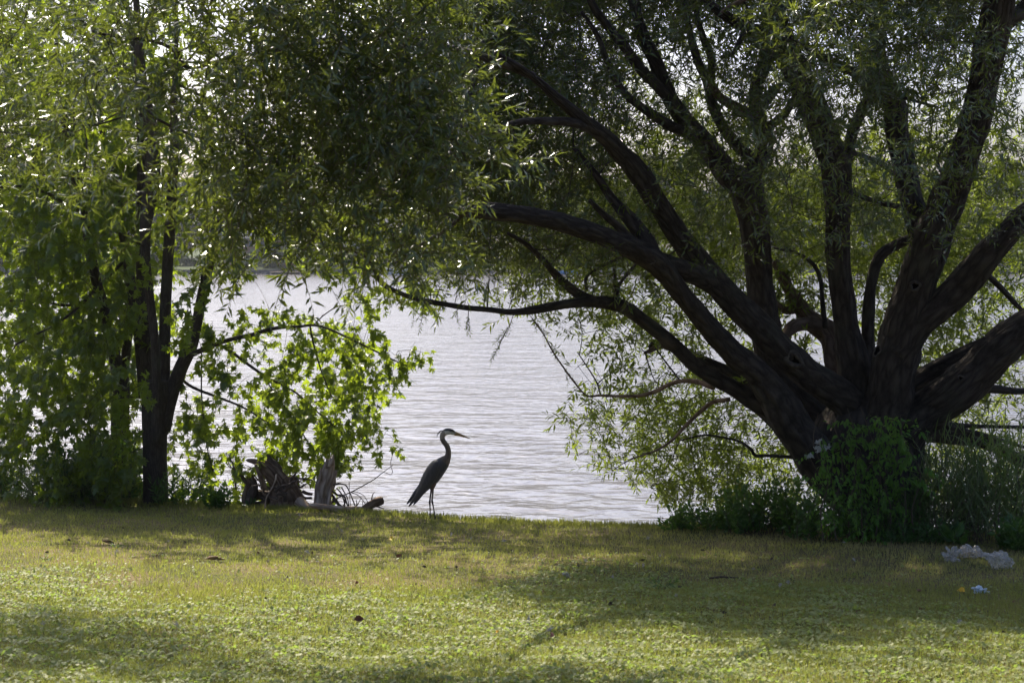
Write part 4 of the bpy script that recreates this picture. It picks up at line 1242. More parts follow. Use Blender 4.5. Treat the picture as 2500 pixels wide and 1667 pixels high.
dlimb(stump, 'root', [(720, 520, 24, 21.0), (700, 620, 22, 20.95), (640, 740, 20, 20.9), (590, 830, 20, 20.9), (570, 960, 24, 20.9)], 'drift_pale', .1)
dlimb(stump, 'root', [(360, 900, 150, 21.5), (350, 800, 160, 21.5), (360, 700, 130, 21.5), (370, 600, 90, 21.5), (350, 530, 50, 21.5), (345, 460, 16, 21.5)], 'drift', .2, .3)
dlimb(stump, 'root', [(370, 900, 110, 21.4), (410, 760, 110, 21.4), (440, 660, 80, 21.4), (400, 560, 60, 21.4), (360, 520, 30, 21.4)], 'root', .2, .3)
dlimb(stump, 'root', [(330, 640, 60, 21.5), (300, 590, 60, 21.5), (270, 550, 50, 21.5), (252, 530, 26, 21.5)], 'root', .2, .2)
dlimb(stump, 'root', [(400, 800, 150, 21.6), (470, 790, 130, 21.6), (560, 800, 130, 21.5), (640, 830, 160, 21.4)], 'root', .2, .2)
dlimb(stump, 'root', [(380, 950, 160, 21.5), (480, 930, 110, 21.5), (600, 930, 140, 21.4)], 'root', .2, .2)
for pts in ([(560, 760, 30), (520, 640, 26), (460, 570, 20), (420, 530, 16), (370, 520, 10)], [(560, 560, 18), (470, 500, 16), (380, 430, 12), (310, 395, 7)], [(380, 600, 12), (310, 530, 9), (260, 480, 6), (210, 450, 4)],
            [(600, 700, 22), (560, 640, 20), (500, 610, 15), (450, 590, 10), (460, 560, 8), (520, 540, 6)],
            [(880, 560, 40), (960, 570, 36), (1040, 575, 30), (1110, 580, 24), (1180, 600, 14)], [(960, 640, 30), (1030, 690, 34), (1080, 660, 26), (1130, 640, 10)], [(1000, 620, 14), (1060, 640, 12), (1110, 690, 8)],
            [(1060, 740, 50), (1120, 770, 50), (1190, 780, 40)], [(1030, 800, 40), (1100, 830, 40), (1180, 830, 40)]):
    dlimb(stump, 'root', [(q[0], q[1], q[2], 21.4) for q in pts], 'root', .12)

rr_ = random.Random(5)
for k in range(26):
    a = R_(rr_.uniform(15, 175))
    L0 = rr_.uniform(120, 300)
    bx, by = 760 + rr_.uniform(-120, 150), 760 + rr_.uniform(-150, 120)
    ex, ey = bx + math.cos(a) * L0 * 1.1, by - math.sin(a) * L0 * .9
    if ey < 300: ey = 300 + rr_.uniform(0, 60)
    w = rr_.uniform(22, 60)
    dd = rr_.uniform(20.95, 21.5)
    mx, my = (bx + ex) / 2 + rr_.uniform(-60, 60), (by + ey) / 2 + rr_.uniform(-50, 50)
    dlimb(stump, 'root', [(bx, by, w, dd), (mx, my, w * .75, dd), (ex, ey, w * .45, dd), (ex + rr_.uniform(-50, 50), ey + rr_.uniform(-30, 50), w * .15, dd)], rr_.choice(['root', 'drift', 'root']), .2, .2)
snag = empty('driftwood_snag', (P(800, 1240, 21.2)[0], 21.2, dz(800, 21.2)))
tag(snag, 'pale upright splintered snag between the big stump and the pile of roots', 'driftwood')
dlimb(snag, 'trunk', [(1330, 1020, 330, 21.2), (1320, 930, 250, 21.2), (1320, 820, 200, 21.2), (1340, 700, 215, 21.2), (1370, 600, 210, 21.2), (1390, 500, 160, 21.2), (1415, 400, 128, 21.2), (1430, 330, 100, 21.2)], 'drift_pale', .12, .22, 34, 5)
for pts in ([(1370, 440, 60), (1372, 370, 40), (1378, 310, 10)], [(1440, 400, 60), (1455, 320, 36), (1462, 258, 8)], [(1410, 420, 60), (1425, 330, 34), (1435, 285, 8)], [(1470, 560, 50), (1490, 500, 40), (1500, 460, 10)],
            [(1290, 600, 50), (1300, 520, 36), (1296, 430, 10)], [(1400, 1000, 70), (1415, 860, 60), (1425, 720, 50), (1450, 600, 40), (1470, 480, 24)]):
    dlimb(snag, 'splinter', [(q[0], q[1], q[2], 21.12) for q in pts], 'drift_pale', .2, .2)

log = empty('driftwood_log', (P(880, 1250, 20.35)[0], 20.35, dz(880, 20.35)))
tag(log, 'long pale weathered log lying flat on the bank with a broken raised right end', 'driftwood')
log.location.z += 0.0
dlimb(log, 'trunk', [(1150, 958, 40, 20.35), (1250, 968, 80, 20.35), (1400, 988, 90, 20.35), (1550, 1008, 80, 20.35), (1700, 1008, 80, 20.35), (1850, 1013, 80, 20.35), (1980, 1023, 50, 20.35)], 'drift_pale', .12, .15)
dlimb(log, 'broken_end', [(1850, 1008, 70, 20.35), (1920, 978, 110, 20.35), (2000, 938, 125, 20.35), (2070, 913, 120, 20.35), (2115, 903, 90, 20.35)], 'drift', .15, .3)
dlimb(log, 'broken_end', [(1870, 968, 50, 20.35), (1940, 928, 60, 20.35), (2010, 888, 50, 20.35), (2065, 868, 24, 20.35)], 'drift', .15, .3)
dlimb(log, 'splinter', [(1960, 898, 20, 20.35), (1970, 848, 16, 20.35), (1985, 808, 12, 20.35), (2005, 790, 6, 20.35)], 'drift_pale', .1)
dlimb(log, 'splinter', [(2030, 978, 24, 20.35), (2090, 993, 18, 20.35), (2125, 1003, 6, 20.35)], 'root', .1)

for o_ in log.children: o_.location.z += .035
pile = empty('root_pile', (P(855, 1240, 21.1)[0], 21.1, dz(855, 21.1)))
tag(pile, 'tangle of thin dead roots and sticks behind the pale log', 'driftwood')
for pts in ([(1460, 660, 30), (1540, 650, 26), (1620, 660, 24), (1670, 740, 22), (1720, 860, 24), (1770, 990, 22)], [(1450, 740, 40), (1520, 790, 36), (1600, 800, 36), (1640, 900, 30), (1690, 1000, 26)],
            [(1440, 780, 50), (1500, 860, 40), (1560, 930, 34), (1650, 990, 28)], [(1430, 900, 30), (1540, 820, 20), (1660, 770, 16), (1740, 745, 14), (1850, 790, 12), (1900, 860, 10), (1935, 930, 8)],
            [(1570, 690, 24), (1610, 760, 22), (1650, 840, 20), (1670, 940, 18), (1690, 1000, 16)], [(1670, 620, 8), (1672, 720, 9), (1680, 850, 12), (1690, 980, 14)], [(1700, 760, 14), (1780, 790, 14), (1850, 860, 14), (1900, 940, 12)],
            [(1440, 960, 26), (1550, 980, 22), (1700, 990, 18)], [(1460, 830, 60), (1520, 900, 50), (1600, 980, 40)], [(1740, 980, 18), (1790, 900, 16), (1810, 860, 12), (1830, 830, 8)],
            [(1760, 980, 24), (1770, 900, 20), (1760, 850, 8)], [(1800, 960, 14), (1850, 970, 12), (1900, 940, 10)], [(1500, 700, 20), (1560, 760, 24), (1600, 860, 22), (1620, 960, 20)],
            [(1510, 590, 6), (1535, 575, 6), (1565, 558, 4)], [(1450, 700, 30), (1510, 640, 24), (1570, 630, 12)], [(1840, 960, 12), (1845, 900, 10), (1850, 850, 6)], [(1580, 960, 30), (1620, 880, 26), (1590, 840, 14)]):
    dd = random.uniform(21.0, 21.35)
    dlimb(pile, 'stick', [(q[0], q[1], q[2] * .8, dd) for q in pts], 'root', .1, d=dd)
tw = empty('dead_branch', (P(850, 1240, 21.2)[0], 21.2, dz(850, 21.2)))
tag(tw, 'long thin bare branch rising to the right out of the root tangle', 'branch')
dlimb(tw, 'stem', [(1440, 870, 16), (1560, 810, 16), (1700, 750, 15), (1850, 670, 15), (1990, 590, 13), (2080, 520, 12), (2140, 475, 10), (2200, 430, 8), (2245, 398, 5)], 'root', 0, d=21.2)
dlimb(tw, 'twig', [(2115, 492, 8), (2160, 505, 7), (2210, 524, 7), (2236, 490, 6), (2222, 440, 5), (2212, 370, 4), (2225, 310, 4), (2240, 250, 3)], 'root', 0, d=21.2)
for (label, pts) in (('bare forked twig standing left of the big stump', [[(190, 720, 26), (185, 560, 26), (170, 450, 24), (130, 340, 18), (90, 250, 10)], [(160, 460, 14), (110, 400, 12), (80, 320, 8), (70, 240, 5)], [(150, 380, 12), (160, 290, 8), (175, 230, 5)]]),):
    t2 = empty('dead_branch', (P(574, 1240, 21.5)[0], 21.5, dz(574, 21.5)))
    tag(t2, label, 'branch')
    dlimb(t2, 'stem', pts[0] , 'root', 0, d=21.5)
    for q in pts[1:]: dlimb(t2, 'twig', q, 'root', 0, d=21.5)

# ------------------------------------------------------------------ litter on the lawn
def on_lawn(px, py):
    """where the photo's ray at this pixel meets the lawn"""
    d = 1.6 / max((py - HY) / F - .08, 1e-3)
    for _ in range(6):
        x = (px - CX) / F * d
        zz = float(ground_z(x, d))
        d = (CAMZ - zz) / ((py - HY) / F)
    return np.array(((px - CX) / F * d, d, float(ground_z((px - CX) / F * d, d))))


M['plastic'] = None
m, nt, N, L, b, o = new_mat('clear crumpled plastic')
b.inputs['Base Color'].default_value = (.46, .43, .39, 1)
b.inputs['Roughness'].default_value = .22
b.inputs['Specular IOR Level'].default_value = .8
t = N.new('ShaderNodeBsdfTransparent'); ms = N.new('ShaderNodeMixShader')
tl = N.new('ShaderNodeBsdfTranslucent'); tl.inputs[0].default_value = (.46, .44, .40, 1)
ms2 = N.new('ShaderNodeMixShader'); ms2.inputs[0].default_value = .3
L.new(b.outputs[0], ms2.inputs[1]); L.new(tl.outputs[0], ms2.inputs[2])
ms.inputs[0].default_value = .42
L.new(t.outputs[0], ms.inputs[1]); L.new(ms2.outputs[0], ms.inputs[2]); L.new(ms.outputs[0], o.inputs['Surface'])
M['plastic'] = m


def crumple(name, label, cat, px, py, wpx, hpx, mat, seed, tall=.6, amp=.35):
    c = on_lawn(px, py)
    s = c[1] / F
    nU, nV = 64, 40
    V = []
    for i in range(nV):
        for j in range(nU):
            u, v = j / nU * 2 * math.pi, (i / (nV - 1)) * math.pi
            dx, dy, dz_ = math.cos(u) * math.sin(v), math.sin(u) * math.sin(v), math.cos(v)
            w = mnoise.noise(Vector((dx * 2 + seed, dy * 2, dz_ * 2)))
            w2 = abs(mnoise.noise(Vector((dx * 5 + seed, dy * 5, dz_ * 5))))
            w3 = abs(mnoise.noise(Vector((dx * 12 + seed, dy * 12, dz_ * 12))))
            r = 1 + amp * (w * 2.0) - amp * w2 * .45 - amp * .18 * w3 + .10 * math.sin(u * 7 + 5 * w) * amp
            V.append((c[0] + dx * r * wpx / 2 * s, c[1] + dy * r * wpx / 2 * s * .8, c[2] + hpx * s * (.42 + .42 * dz_ * r - .22 * dx * abs(dx) + .12 * w)))
    q = [(i * nU + j, i * nU + (j + 1) % nU, (i + 1) * nU + (j + 1) % nU, (i + 1) * nU + j) for i in range(nV - 1) for j in range(nU)]
    mb = MB(); mb.add(V, q)
    o = mb.obj(name, M[mat], attr=None)
    tag(o, label, cat)
    return o


crumple('plastic_bag', 'crumpled clear plastic bag lying in the weeds at the right edge of the lawn', 'bag', 2438, 1388, 66, 46, 'plastic', 3.1, amp=.3)
crumple('plastic_sheet', 'flimsy clear plastic film draped in the weeds just above the crumpled bag', 'litter', 2375, 1362, 56, 34, 'plastic', 9.3, amp=.5)
crumple('plastic_scrap', 'small shredded scrap of shiny plastic left of the crumpled bag', 'litter', 2326, 1371, 30, 34, 'plastic', 5.7, amp=.8)
M['foil'] = plain('pale blue wrapper', (.42, .50, .55), .3, .6)
crumple('wrapper', 'small pale blue crumpled wrapper in the shade near the right edge', 'litter', 2392, 1447, 30, 16, 'foil', 1.3, amp=.6)
M['down'] = plain('white down', (.36, .33, .29), .9, .1)
crumple('feather_tuft', 'round white downy tuft alone at the shadow edge in mid lawn', 'feather', 1382, 1408, 17, 14, 'down', 2.2, amp=.3)

M['deadleaf'] = plain('dead leaf', (.22, .13, .07), .8, .3, 20, .3)
M['redleaf'] = plain('reddish dead leaf', (.20, .085, .05), .8, .3, 20, .3)
M['yellowleaf'] = plain('yellow leaf', (.55, .36, .04), .6, .3)
M['darkleaf'] = plain('dark wet leaf', (.06, .042, .028), .7, .3)
M['chip'] = plain('bark chip', (.28, .19, .12), .9, .2, 20, .3)


def curled_leaf(size, curl):
    v, t = leaf_oval(.6)
    v = np.array(v) - np.array((0, .5, 0))
    v = v * size
    v[:, 2] += curl * (np.abs(v[:, 0]) * 1.2 + v[:, 1] ** 2 / size)
    mb = MB(); mb.add(v, None, t)
    return mb


def flat_thing(name, me, px, py, label, cat, group=None, lift=.022, tilt=.5, scale=1.0):
    p = on_lawn(px, py)
    o = bpy.data.objects.new(name, me)
    o.location = (p[0], p[1], p[2] + lift)
    o.rotation_euler = (random.gauss(0, tilt) + .2, random.gauss(0, tilt), random.uniform(0, 6.28))
    o.scale = (scale,) * 3
    COL.objects.link(o)
    tag(o, label, cat, group)
    return o


ml = {k: curled_leaf(.075, 1.0).mesh('fallen_leaf', M[k], attr=None) for k in ('deadleaf', 'redleaf', 'yellowleaf', 'darkleaf')}
flat_thing('fallen_leaf', ml['yellowleaf'], 2348, 1452, 'yellow fallen leaf beside the pale blue wrapper', 'leaf', scale=1.2)
flat_thing('fallen_leaf', ml['yellowleaf'], 960, 1320, 'yellow orange leaf on the lawn left of and below the heron', 'leaf')
flat_thing('fallen_leaf', ml['yellowleaf'], 1216, 1562, 'tiny yellow leaf in the near clover at the centre', 'leaf', scale=.5, lift=.05)
flat_thing('fallen_leaf', ml['redleaf'], 875, 1530, 'rusty brown leaf in the near lawn left of centre', 'leaf', lift=.045, scale=1.1)
flat_thing('fallen_leaf', ml['redleaf'], 1352, 1572, 'rusty leaf sunk in the near clover right of the yellow leaf', 'leaf', lift=.05, scale=.9)
flat_thing('fallen_leaf', ml['redleaf'], 976, 1365, 'red leaf lying at the left end of the willow shadow', 'leaf')
mc_ = curled_leaf(.16, .4).mesh('bark_chip', M['chip'], attr=None)
flat_thing('bark_chip', mc_, 527, 1372, 'curled strip of brown bark on the sunny lawn at left', 'bark', scale=1.2, tilt=.2)
flat_thing('bark_chip', mc_, 262, 1330, 'brown bark chip beside a dark weed on the left lawn', 'bark', tilt=.2)
mb = MB(); tube(mb, [(-.13, 0, 0), (-.02, .01, .008), (.13, -.01, 0)], [.008, .009, .006], 7)
flat_thing('stick', mb.mesh('stick', M['root'], True, None), 1767, 1417, 'short dark straight stick in the shade right of centre', 'stick', tilt=.03, scale=1).rotation_euler = (0, 0, .1)
gl = 'dead leaves scattered over the lawn'
for (px, py) in [(300, 1290), (165, 1330), (395, 1365), (455, 1330), (20, 1282), (120, 1355), (560, 1445), (635, 1470), (700, 1410), (620, 1352), (750, 1352), (660, 1378), (730, 1300), (880, 1300), (1040, 1395), (1010, 1430),
                 (880, 1430), (1110, 1400), (1140, 1300), (1180, 1355), (1240, 1400), (1290, 1370), (1330, 1340), (1240, 1345), (1420, 1385), (1460, 1430), (1320, 1450), (1500, 1400), (1560, 1370), (1620, 1340), (1650, 1440),
                 (1700, 1400), (1720, 1350), (1830, 1395), (1880, 1370), (1940, 1420), (1990, 1460), (2060, 1400), (2100, 1500), (2160, 1430), (2230, 1450), (2250, 1490), (2330, 1400), (2380, 1520), (2440, 1560), (2480, 1480), (1890, 1490),
                 (1760, 1500), (2160, 1360), (1480, 1480), (1120, 1470), (1200, 1470)]:
    px += random.uniform(-15, 15); py += random.uniform(-6, 6)
    flat_thing('fallen_leaf', ml[random.choice(['deadleaf', 'darkleaf', 'darkleaf', 'deadleaf', 'redleaf'])], px, py, 'small dry brown leaf lying on the lawn', 'leaf', gl, scale=random.uniform(.35, .75), lift=random.uniform(.015, .03))
v = []
mbd = MB()
for _ in range(26):
    a = rng.normal(size=3); a = a / np.linalg.norm(a) * .02; bb = rng.normal(size=3) * .003
    mbd.add([(0, 0, 0), a * .6 + bb, a], None, [(0, 1, 2)])
for _ in range(2):
    bb = rng.normal(size=3) * .006
    mbd.add([(-.03, 0, 0) + bb, (0, -.008, .004) + bb, (.035, 0, 0) + bb, (0, .008, .002) + bb], [(0, 1, 2, 3)])
md = mbd.mesh('feather_tuft', M['down'], attr=None)
for (px, py) in [(730, 1263), (825, 1275), (835, 1303), (885, 1325), (215, 1333), (410, 1330), (285, 1355), (620, 1353), (750, 1355), (655, 1380), (775, 1380), (1102, 1312), (1150, 1322), (1230, 1328), (1496, 1322), (1582, 1322), (1612, 1366),
                 (1430, 1378), (1555, 1385), (1570, 1390), (1840, 1398), (1905, 1440), (1925, 1433), (2085, 1375), (2060, 1332), (1495, 1420), (1650, 1465), (2343, 1532), (1340, 1550), (1290, 1530), (430, 1535), (105, 1535), (1600, 1600), (1185, 1530)]:
    flat_thing('feather_tuft', md, px, py, 'tiny white bit of down lying on the lawn', 'feather', 'white bits of down scattered over the lawn', scale=random.uniform(.6, 1.25), lift=.04)
# lone weeds in the lawn
for (px, py, sc, lab) in [(108, 1368, .10, 'bright green rosette weed on the left lawn'), (1620, 1440, .16, 'upright weed in the shade right of centre'), (285, 1338, .10, 'dark low weed beside the bark chip on the left lawn')]:
    p = on_lawn(px, py)
    r0 = empty('lawn_weed', tuple(p)); tag(r0, lab, 'weed')
    fo = Foliage('narrow')
    for k in range(9):
        a = k / 9 * 6.28 + random.random() * .4
        fo.shoot(shoot_proto(sc * .7, 3, sc * .45, droop=.3), p, (math.cos(a), math.sin(a), random.uniform(.5, 1.6)), 1)
    fo.build(r0, M['herb_leaf'])

# ------------------------------------------------------------------ the far shore
M['seawall'] = plain('seawall concrete', (.10, .095, .09), .9, .2, 1.2, .2)
wall = empty('seawall', (0, FAR + .3, -1))
tag(wall, 'long low grey seawall along the far shore', 'wall')
me = None
for i in range(-22, 23):
    w = 8.0
    x0 = i * w
    if me is None:
        mb = MB(); box(mb, -w / 2 + .03, w / 2 - .03, 0, .7, -.7, 1.0)
        me = mb.mesh('wall_section', M['seawall'], attr=None)
    o = bpy.data.objects.new('wall_section', me); COL.objects.link(o); o.parent = wall
    o.location = (x0, 0, random.uniform(-.08, .05))
M['rock'] = plain('shore rock', (.10, .095, .09), .95, .2, 2, .3)
mb = MB()
for _ in range(500):
    x, y, s = random.uniform(-110, 110), FAR - random.uniform(.1, 1.2), random.uniform(.15, .5)
    a = rng.normal(size=(6, 3)) * .12 * s + np.array([(1, 0, 0), (-1, 0, 0), (0, 1, 0), (0, -1, 0), (0, 0, 1), (0, 0, -1)]) * s
    mb.add(a + np.array((x, y, -1.02)), None, [(0, 2, 4), (2, 1, 4), (1, 3, 4), (3, 0, 4), (2, 0, 5), (1, 2, 5), (3, 1, 5), (0, 3, 5)])
tag(mb.obj('shore_rocks', M['rock'], attr=None), 'loose grey rocks along the foot of the far seawall', 'rocks', kind='stuff')

M['far_leaf'] = leaf_mat('far tree leaves', (.02, .036, .018), (.04, .06, .028), (.07, .11, .04), .18, .7, .2, patch=.12)
M['far_dark'] = leaf_mat('far dark leaves', (.014, .026, .020), (.025, .04, .028), (.04, .06, .03), .15, .7, .2, patch=.12)


def far_tree_meshes(h, r, n, mat, conic=False):
    tb = MB(); tube(tb, [(0, 0, -.5), (.2, 0, h * .3), (0, .2, h * .8)], [r * .075, r * .055, r * .02], 7)
    for k in range(5):
        a = k * 1.3
        tube(tb, [(0, 0, h * (.3 + .08 * k)), (math.cos(a) * r * .4, math.sin(a) * r * .4, h * (.45 + .08 * k)), (math.cos(a) * r * .7, math.sin(a) * r * .7, h * (.55 + .08 * k))], [r * .03, r * .02, r * .008], 5)
    blobs = []
    for k in range(16):
        if conic:
            t = k / 15; rr = r * (1 - t) * .7
            blobs.append((np.array((random.uniform(-rr, rr) * .6, random.uniform(-rr, rr) * .6, h * (.1 + .86 * t))), max(r * (1 - t) * .75, r * .14)))
        else:
            a = random.uniform(0, 6.28); q = random.uniform(.1, .72) * r
            blobs.append((np.array((math.cos(a) * q, math.sin(a) * q, h * random.uniform(.25, .85))), r * random.uniform(.28, .5)))
    P_, per = [], n // len(blobs)
    for c, br in blobs:
        dv = rng.normal(size=(per, 3)); dv /= np.linalg.norm(dv, axis=1)[:, None]
        P_.append(c + dv * br * (rng.random((per, 1)) ** .35) * np.array((1, 1, .8)))
    P_ = np.concatenate(P_); nn = len(P_)
    s = rng.uniform(.18, .42, (nn, 1))
    u = rng.normal(size=(nn, 3)); u /= np.linalg.norm(u, axis=1)[:, None]; u *= s
    w = rng.normal(size=(nn, 3)); w /= np.linalg.norm(w, axis=1)[:, None]; w *= s
    v = np.stack([P_ - u, P_ - w, P_ + u, P_ + w], 1)
    fb = MB(); fb.add(v.reshape(-1, 3), (np.arange(nn)[:, None] * 4 + np.array([[0, 1, 2, 3]])))
    return tb.mesh('trunk', M['maple_bark'], True), fb.mesh('crown', mat, attr=None)


TM = [far_tree_meshes(20, 7.0, 6500, M['far_leaf']), far_tree_meshes(23, 6.5, 6500, M['far_leaf']), far_tree_meshes(17, 7.5, 6500, M['far_dark']), far_tree_meshes(19, 3.6, 4500, M['far_dark'], True)]
TL = ['broad hazy green tree on the far shore', 'tall hazy green tree on the far shore', 'dark spreading tree on the far shore', 'narrow dark conifer on the far shore']
ti = 0
for row, (dy, step, smin, smax) in enumerate([(14, 11.0, .7, .95), (40, 9.5, .95, 1.2), (64, 10, 1.1, 1.32)]):
    xx = -118 - row * 5
    while xx < 122 + row * 5:
        k = random.choice([0, 0, 1, 2, 3] if row == 0 else [0, 1, 1, 2])
        y = FAR + dy + random.uniform(-4, 4)
        px = CX + xx / y * F
        sc = random.uniform(smin, smax)
        if row == 0 and (530 < px < 640 or 860 < px < 1010 or 2100 < px < 2240): xx += step; continue
        t = empty('far_tree', (xx, y, float(np.interp(y, [FAR, FAR + 20, FAR + 60, FAR + 200], [0, 1.2, 2.2, 4]))))
        t.scale = (sc, sc, sc * random.uniform(.9, 1.08)); t.rotation_euler = (0, 0, random.uniform(0, 6.28))
        tag(t, TL[k], 'tree', 'trees along the far shore')
        for nm, me in zip(('trunk', 'crown'), TM[k]):
            o = bpy.data.objects.new(nm, me); COL.objects.link(o); o.parent = t
        xx += step * random.uniform(.8, 1.15)

M['roof'] = plain('grey shingle', (.12, .12, .13), .9, .2, .8, .15)
M['roof2'] = plain('brown shingle', (.16, .12, .10), .9, .2, .8, .15)
M['wallw'] = plain('pale siding', (.24, .23, .225), .8, .3, .5, .08)
M['wallb'] = plain('brown brick', (.22, .13, .09), .9, .2, 3, .2)
M['glass'] = plain('window glass', (.05, .06, .08), .1, .8)
M['wood'] = plain('orange window frame', (.40, .20, .08), .6, .4)
M['whitetrim'] = plain('white trim', (.7, .7, .68), .6, .4)


def local(name, mb, mat, parent):
    me = mb.mesh(name, mat, attr=None)
    o = bpy.data.objects.new(name, me); COL.objects.link(o); o.parent = parent
    return o


def make_house(px, w, dep, h, rh, y, wall_m, roof_m, label, frame_m='whitetrim', rows=2, cols=4):
    x = (px - CX) / F * y
    r = empty('house', (x, y, 1.0)); tag(r, label, 'house', 'houses on the far shore')
    mb = MB(); box(mb, -w / 2, w / 2, 0, dep, -1.5, h - .26); local('wall', mb, M[wall_m], r)
    rf = MB(); e = .6
    rf.add([(-w / 2 - e, -e, h), (w / 2 + e, -e, h), (w / 2 + e, dep + e, h), (-w / 2 - e, dep + e, h), (-w / 2 + rh * .6, dep / 2, h + rh), (w / 2 - rh * .6, dep / 2, h + rh),
            (-w / 2 - e, -e, h - .25), (w / 2 + e, -e, h - .25), (w / 2 + e, dep + e, h - .25), (-w / 2 - e, dep + e, h - .25)],
           [(0, 1, 5, 4), (2, 3, 4, 5), (6, 7, 1, 0), (7, 8, 2, 1), (8, 9, 3, 2), (9, 6, 0, 3), (9, 8, 7, 6)], [(1, 2, 5), (3, 0, 4)])
    ro = local('roof', rf, M[roof_m], r)
    c_ = MB(); box(c_, w * .2, w * .2 + .9, dep / 2 - .4, dep / 2 + .5, h + rh * .4, h + rh + 1.0); local('chimney', c_, M['wallb'], ro)
    for i in range(rows):
        for j in range(cols):
            cx = -w / 2 + (j + .5) * w / cols
            cz = .9 + i * (h / rows)
            ww, hh = w / cols * .55, h / rows * .5
            f = MB()
            for (a, b_, lo, hi) in ((-ww / 2 - .12, -ww / 2, 0, hh), (ww / 2, ww / 2 + .12, 0, hh), (-ww / 2 - .12, ww / 2 + .12, -.12, -.002), (-ww / 2 - .12, ww / 2 + .12, hh + .002, hh + .12), (-.05, .05, .002, hh - .002)):
                box(f, cx + a, cx + b_, -.09, -.004, cz + lo, cz + hi)
            fr = local('window', f, M[frame_m], r)
            g_ = MB(); box(g_, cx - ww / 2 + .003, cx + ww / 2 - .003, -.045, -.006, cz + .004, cz + hh - .004); local('pane', g_, M['glass'], fr)
    return r


make_house(585, 15, 10, 5.6, 3.4, FAR + 22, 'wallb', 'roof', 'brown brick house with orange framed windows on the far shore behind the maple', 'wood')
make_house(950, 20, 12, 8.0, 4.2, FAR + 26, 'wallw', 'roof', 'pale two storey house with a grey roof on the far shore above the heron')
make_house(760, 12, 10, 5.2, 3.2, FAR + 30, 'wallw', 'roof2', 'small pale house on the far shore between the brick house and the grey roofed house')
make_house(1480, 16, 10, 6.0, 3.4, FAR + 24, 'wallw', 'roof2', 'pale house with a brown roof on the far shore behind the willow branches')
make_house(2030, 18, 11, 6.4, 3.6, FAR + 26, 'wallw', 'roof', 'pale grey roofed house on the far shore seen between the willow stems')
make_house(60, 14, 10, 5.6, 3.2, FAR + 24, 'wallb', 'roof2', 'brown roofed brick house on the far shore at the left edge')

M['canopy'] = plain('beige canopy', (.62, .50, .38), .8, .2)
M['alu'] = plain('boat aluminium', (.55, .57, .60), .4, .6)
M['dockw'] = plain('dock boards', (.30, .24, .18), .9, .2)
bo_ = empty('pontoon_boat', (P(955, 670, FAR - 3)[0], FAR - 3, -1)); tag(bo_, 'pontoon boat with a beige canopy moored at the far seawall', 'boat')
mb = MB(); box(mb, -3.3, 3.3, -1.2, 1.2, .45, .62); box(mb, -3.2, 3.2, -1.2, -1.15, .63, 1.15); box(mb, -3.2, 3.2, 1.15, 1.2, .63, 1.15); local('deck', mb, M['alu'], bo_)
for s in (-1, 1):
    mb = MB(); tube(mb, [(-3.4, s * .8, .15), (2.8, s * .8, .15), (3.5, s * .8, .35)], [.3, .3, .05], 10); local('pontoon', mb, M['alu'], bo_)
mb = MB(); box(mb, -2.2, 2.0, -1.25, 1.25, 2.35, 2.6); local('canopy', mb, M['canopy'], bo_)
for sx_ in (-1.9, 1.8):
    for s in (-1, 1):
        mb = MB(); box(mb, sx_ - .04, sx_ + .04, s * 1.1 - .04, s * 1.1 + .04, .63, 2.34); local('post', mb, M['alu'], bo_)
mb = MB(); box(mb, -.9, .5, -.5, .5, .63, 1.4); local('seat', mb, M['canopy'], bo_)


def small_boat(px, col, label, dd=-2.5, L_=5.5):
    r = empty('motor_boat', (P(px, 668, FAR + dd)[0], FAR + dd, -1)); tag(r, label, 'boat')
    mat = plain('hull paint', col, .4, .5)
    V = []
    for i in range(9):
        t = i / 8; x = -L_ / 2 + L_ * t; w = 1.0 * (1 - max(0, t - .55) ** 2 * 4.6); zk = -.2 + .5 * max(0, t - .6) ** 2 * 3
        for (yy, z) in ((-w, .75 + .2 * t), (-w * .85, .2), (0, zk), (w * .85, .2), (w, .75 + .2 * t)): V.append((x, yy, z))
    q = [(i * 5 + j, i * 5 + j + 1, (i + 1) * 5 + j + 1, (i + 1) * 5 + j) for i in range(8) for j in range(4)] + [(i * 5 + 4, i * 5, (i + 1) * 5, (i + 1) * 5 + 4) for i in range(8)]
    mb = MB(); mb.add(V, q, [(0, 2, 1), (0, 3, 2), (0, 4, 3)]); local('hull', mb, mat, r)
    mb = MB(); mb.add([(-.2, -.7, .95), (-.2, .7, .95), (.5, -.5, .98), (.5, .5, .98), (-.1, -.6, 1.45), (-.1, .6, 1.45)], [(0, 2, 4, 4)][:0] + [(4, 5, 3, 2)], [(0, 4, 2), (1, 3, 5)]); local('windshield', mb, M['glass'], r)
    mb = MB(); box(mb, -L_ / 2 - .35, -L_ / 2 - .02, -.2, .2, .1, 1.1); local('outboard_motor', mb, M['darkleaf'], r)


small_boat(1380, (.06, .20, .42), 'small blue covered boat at the far shore behind the willow branches')
small_boat(2165, (.72, .70, .68), 'white motor boat at the far shore seen between the willow stems')
small_boat(2060, (.65, .65, .66), 'pale motor boat at the far shore just left of the white one', -2.0, 4.5)
for px, lab in ((700, 'low wooden dock on the far shore left of the pontoon boat'), (1250, 'low wooden dock on the far shore right of the pontoon boat')):
    r = empty('dock', (P(px, 668, FAR - 2)[0], FAR - 2, -1)); tag(r, lab, 'dock')
    pm = None
    for i in range(24):
        if pm is None:
            mb = MB(); box(mb, -.12, .12, -1.4, 1.4, .5, .58); pm = mb.mesh('plank', M['dockw'], attr=None)
        o = bpy.data.objects.new('plank', pm); COL.objects.link(o); o.parent = r; o.location = ((i - 12) * .27, 0, 0)
    for s in (-1, 1):
        for xx in (-3, 0, 3):
            mb = MB(); tube(mb, [(xx, s * 1.2, -1), (xx, s * 1.2, .495)], [.12, .12], 7); local('pile', mb, M['dockw'], r)
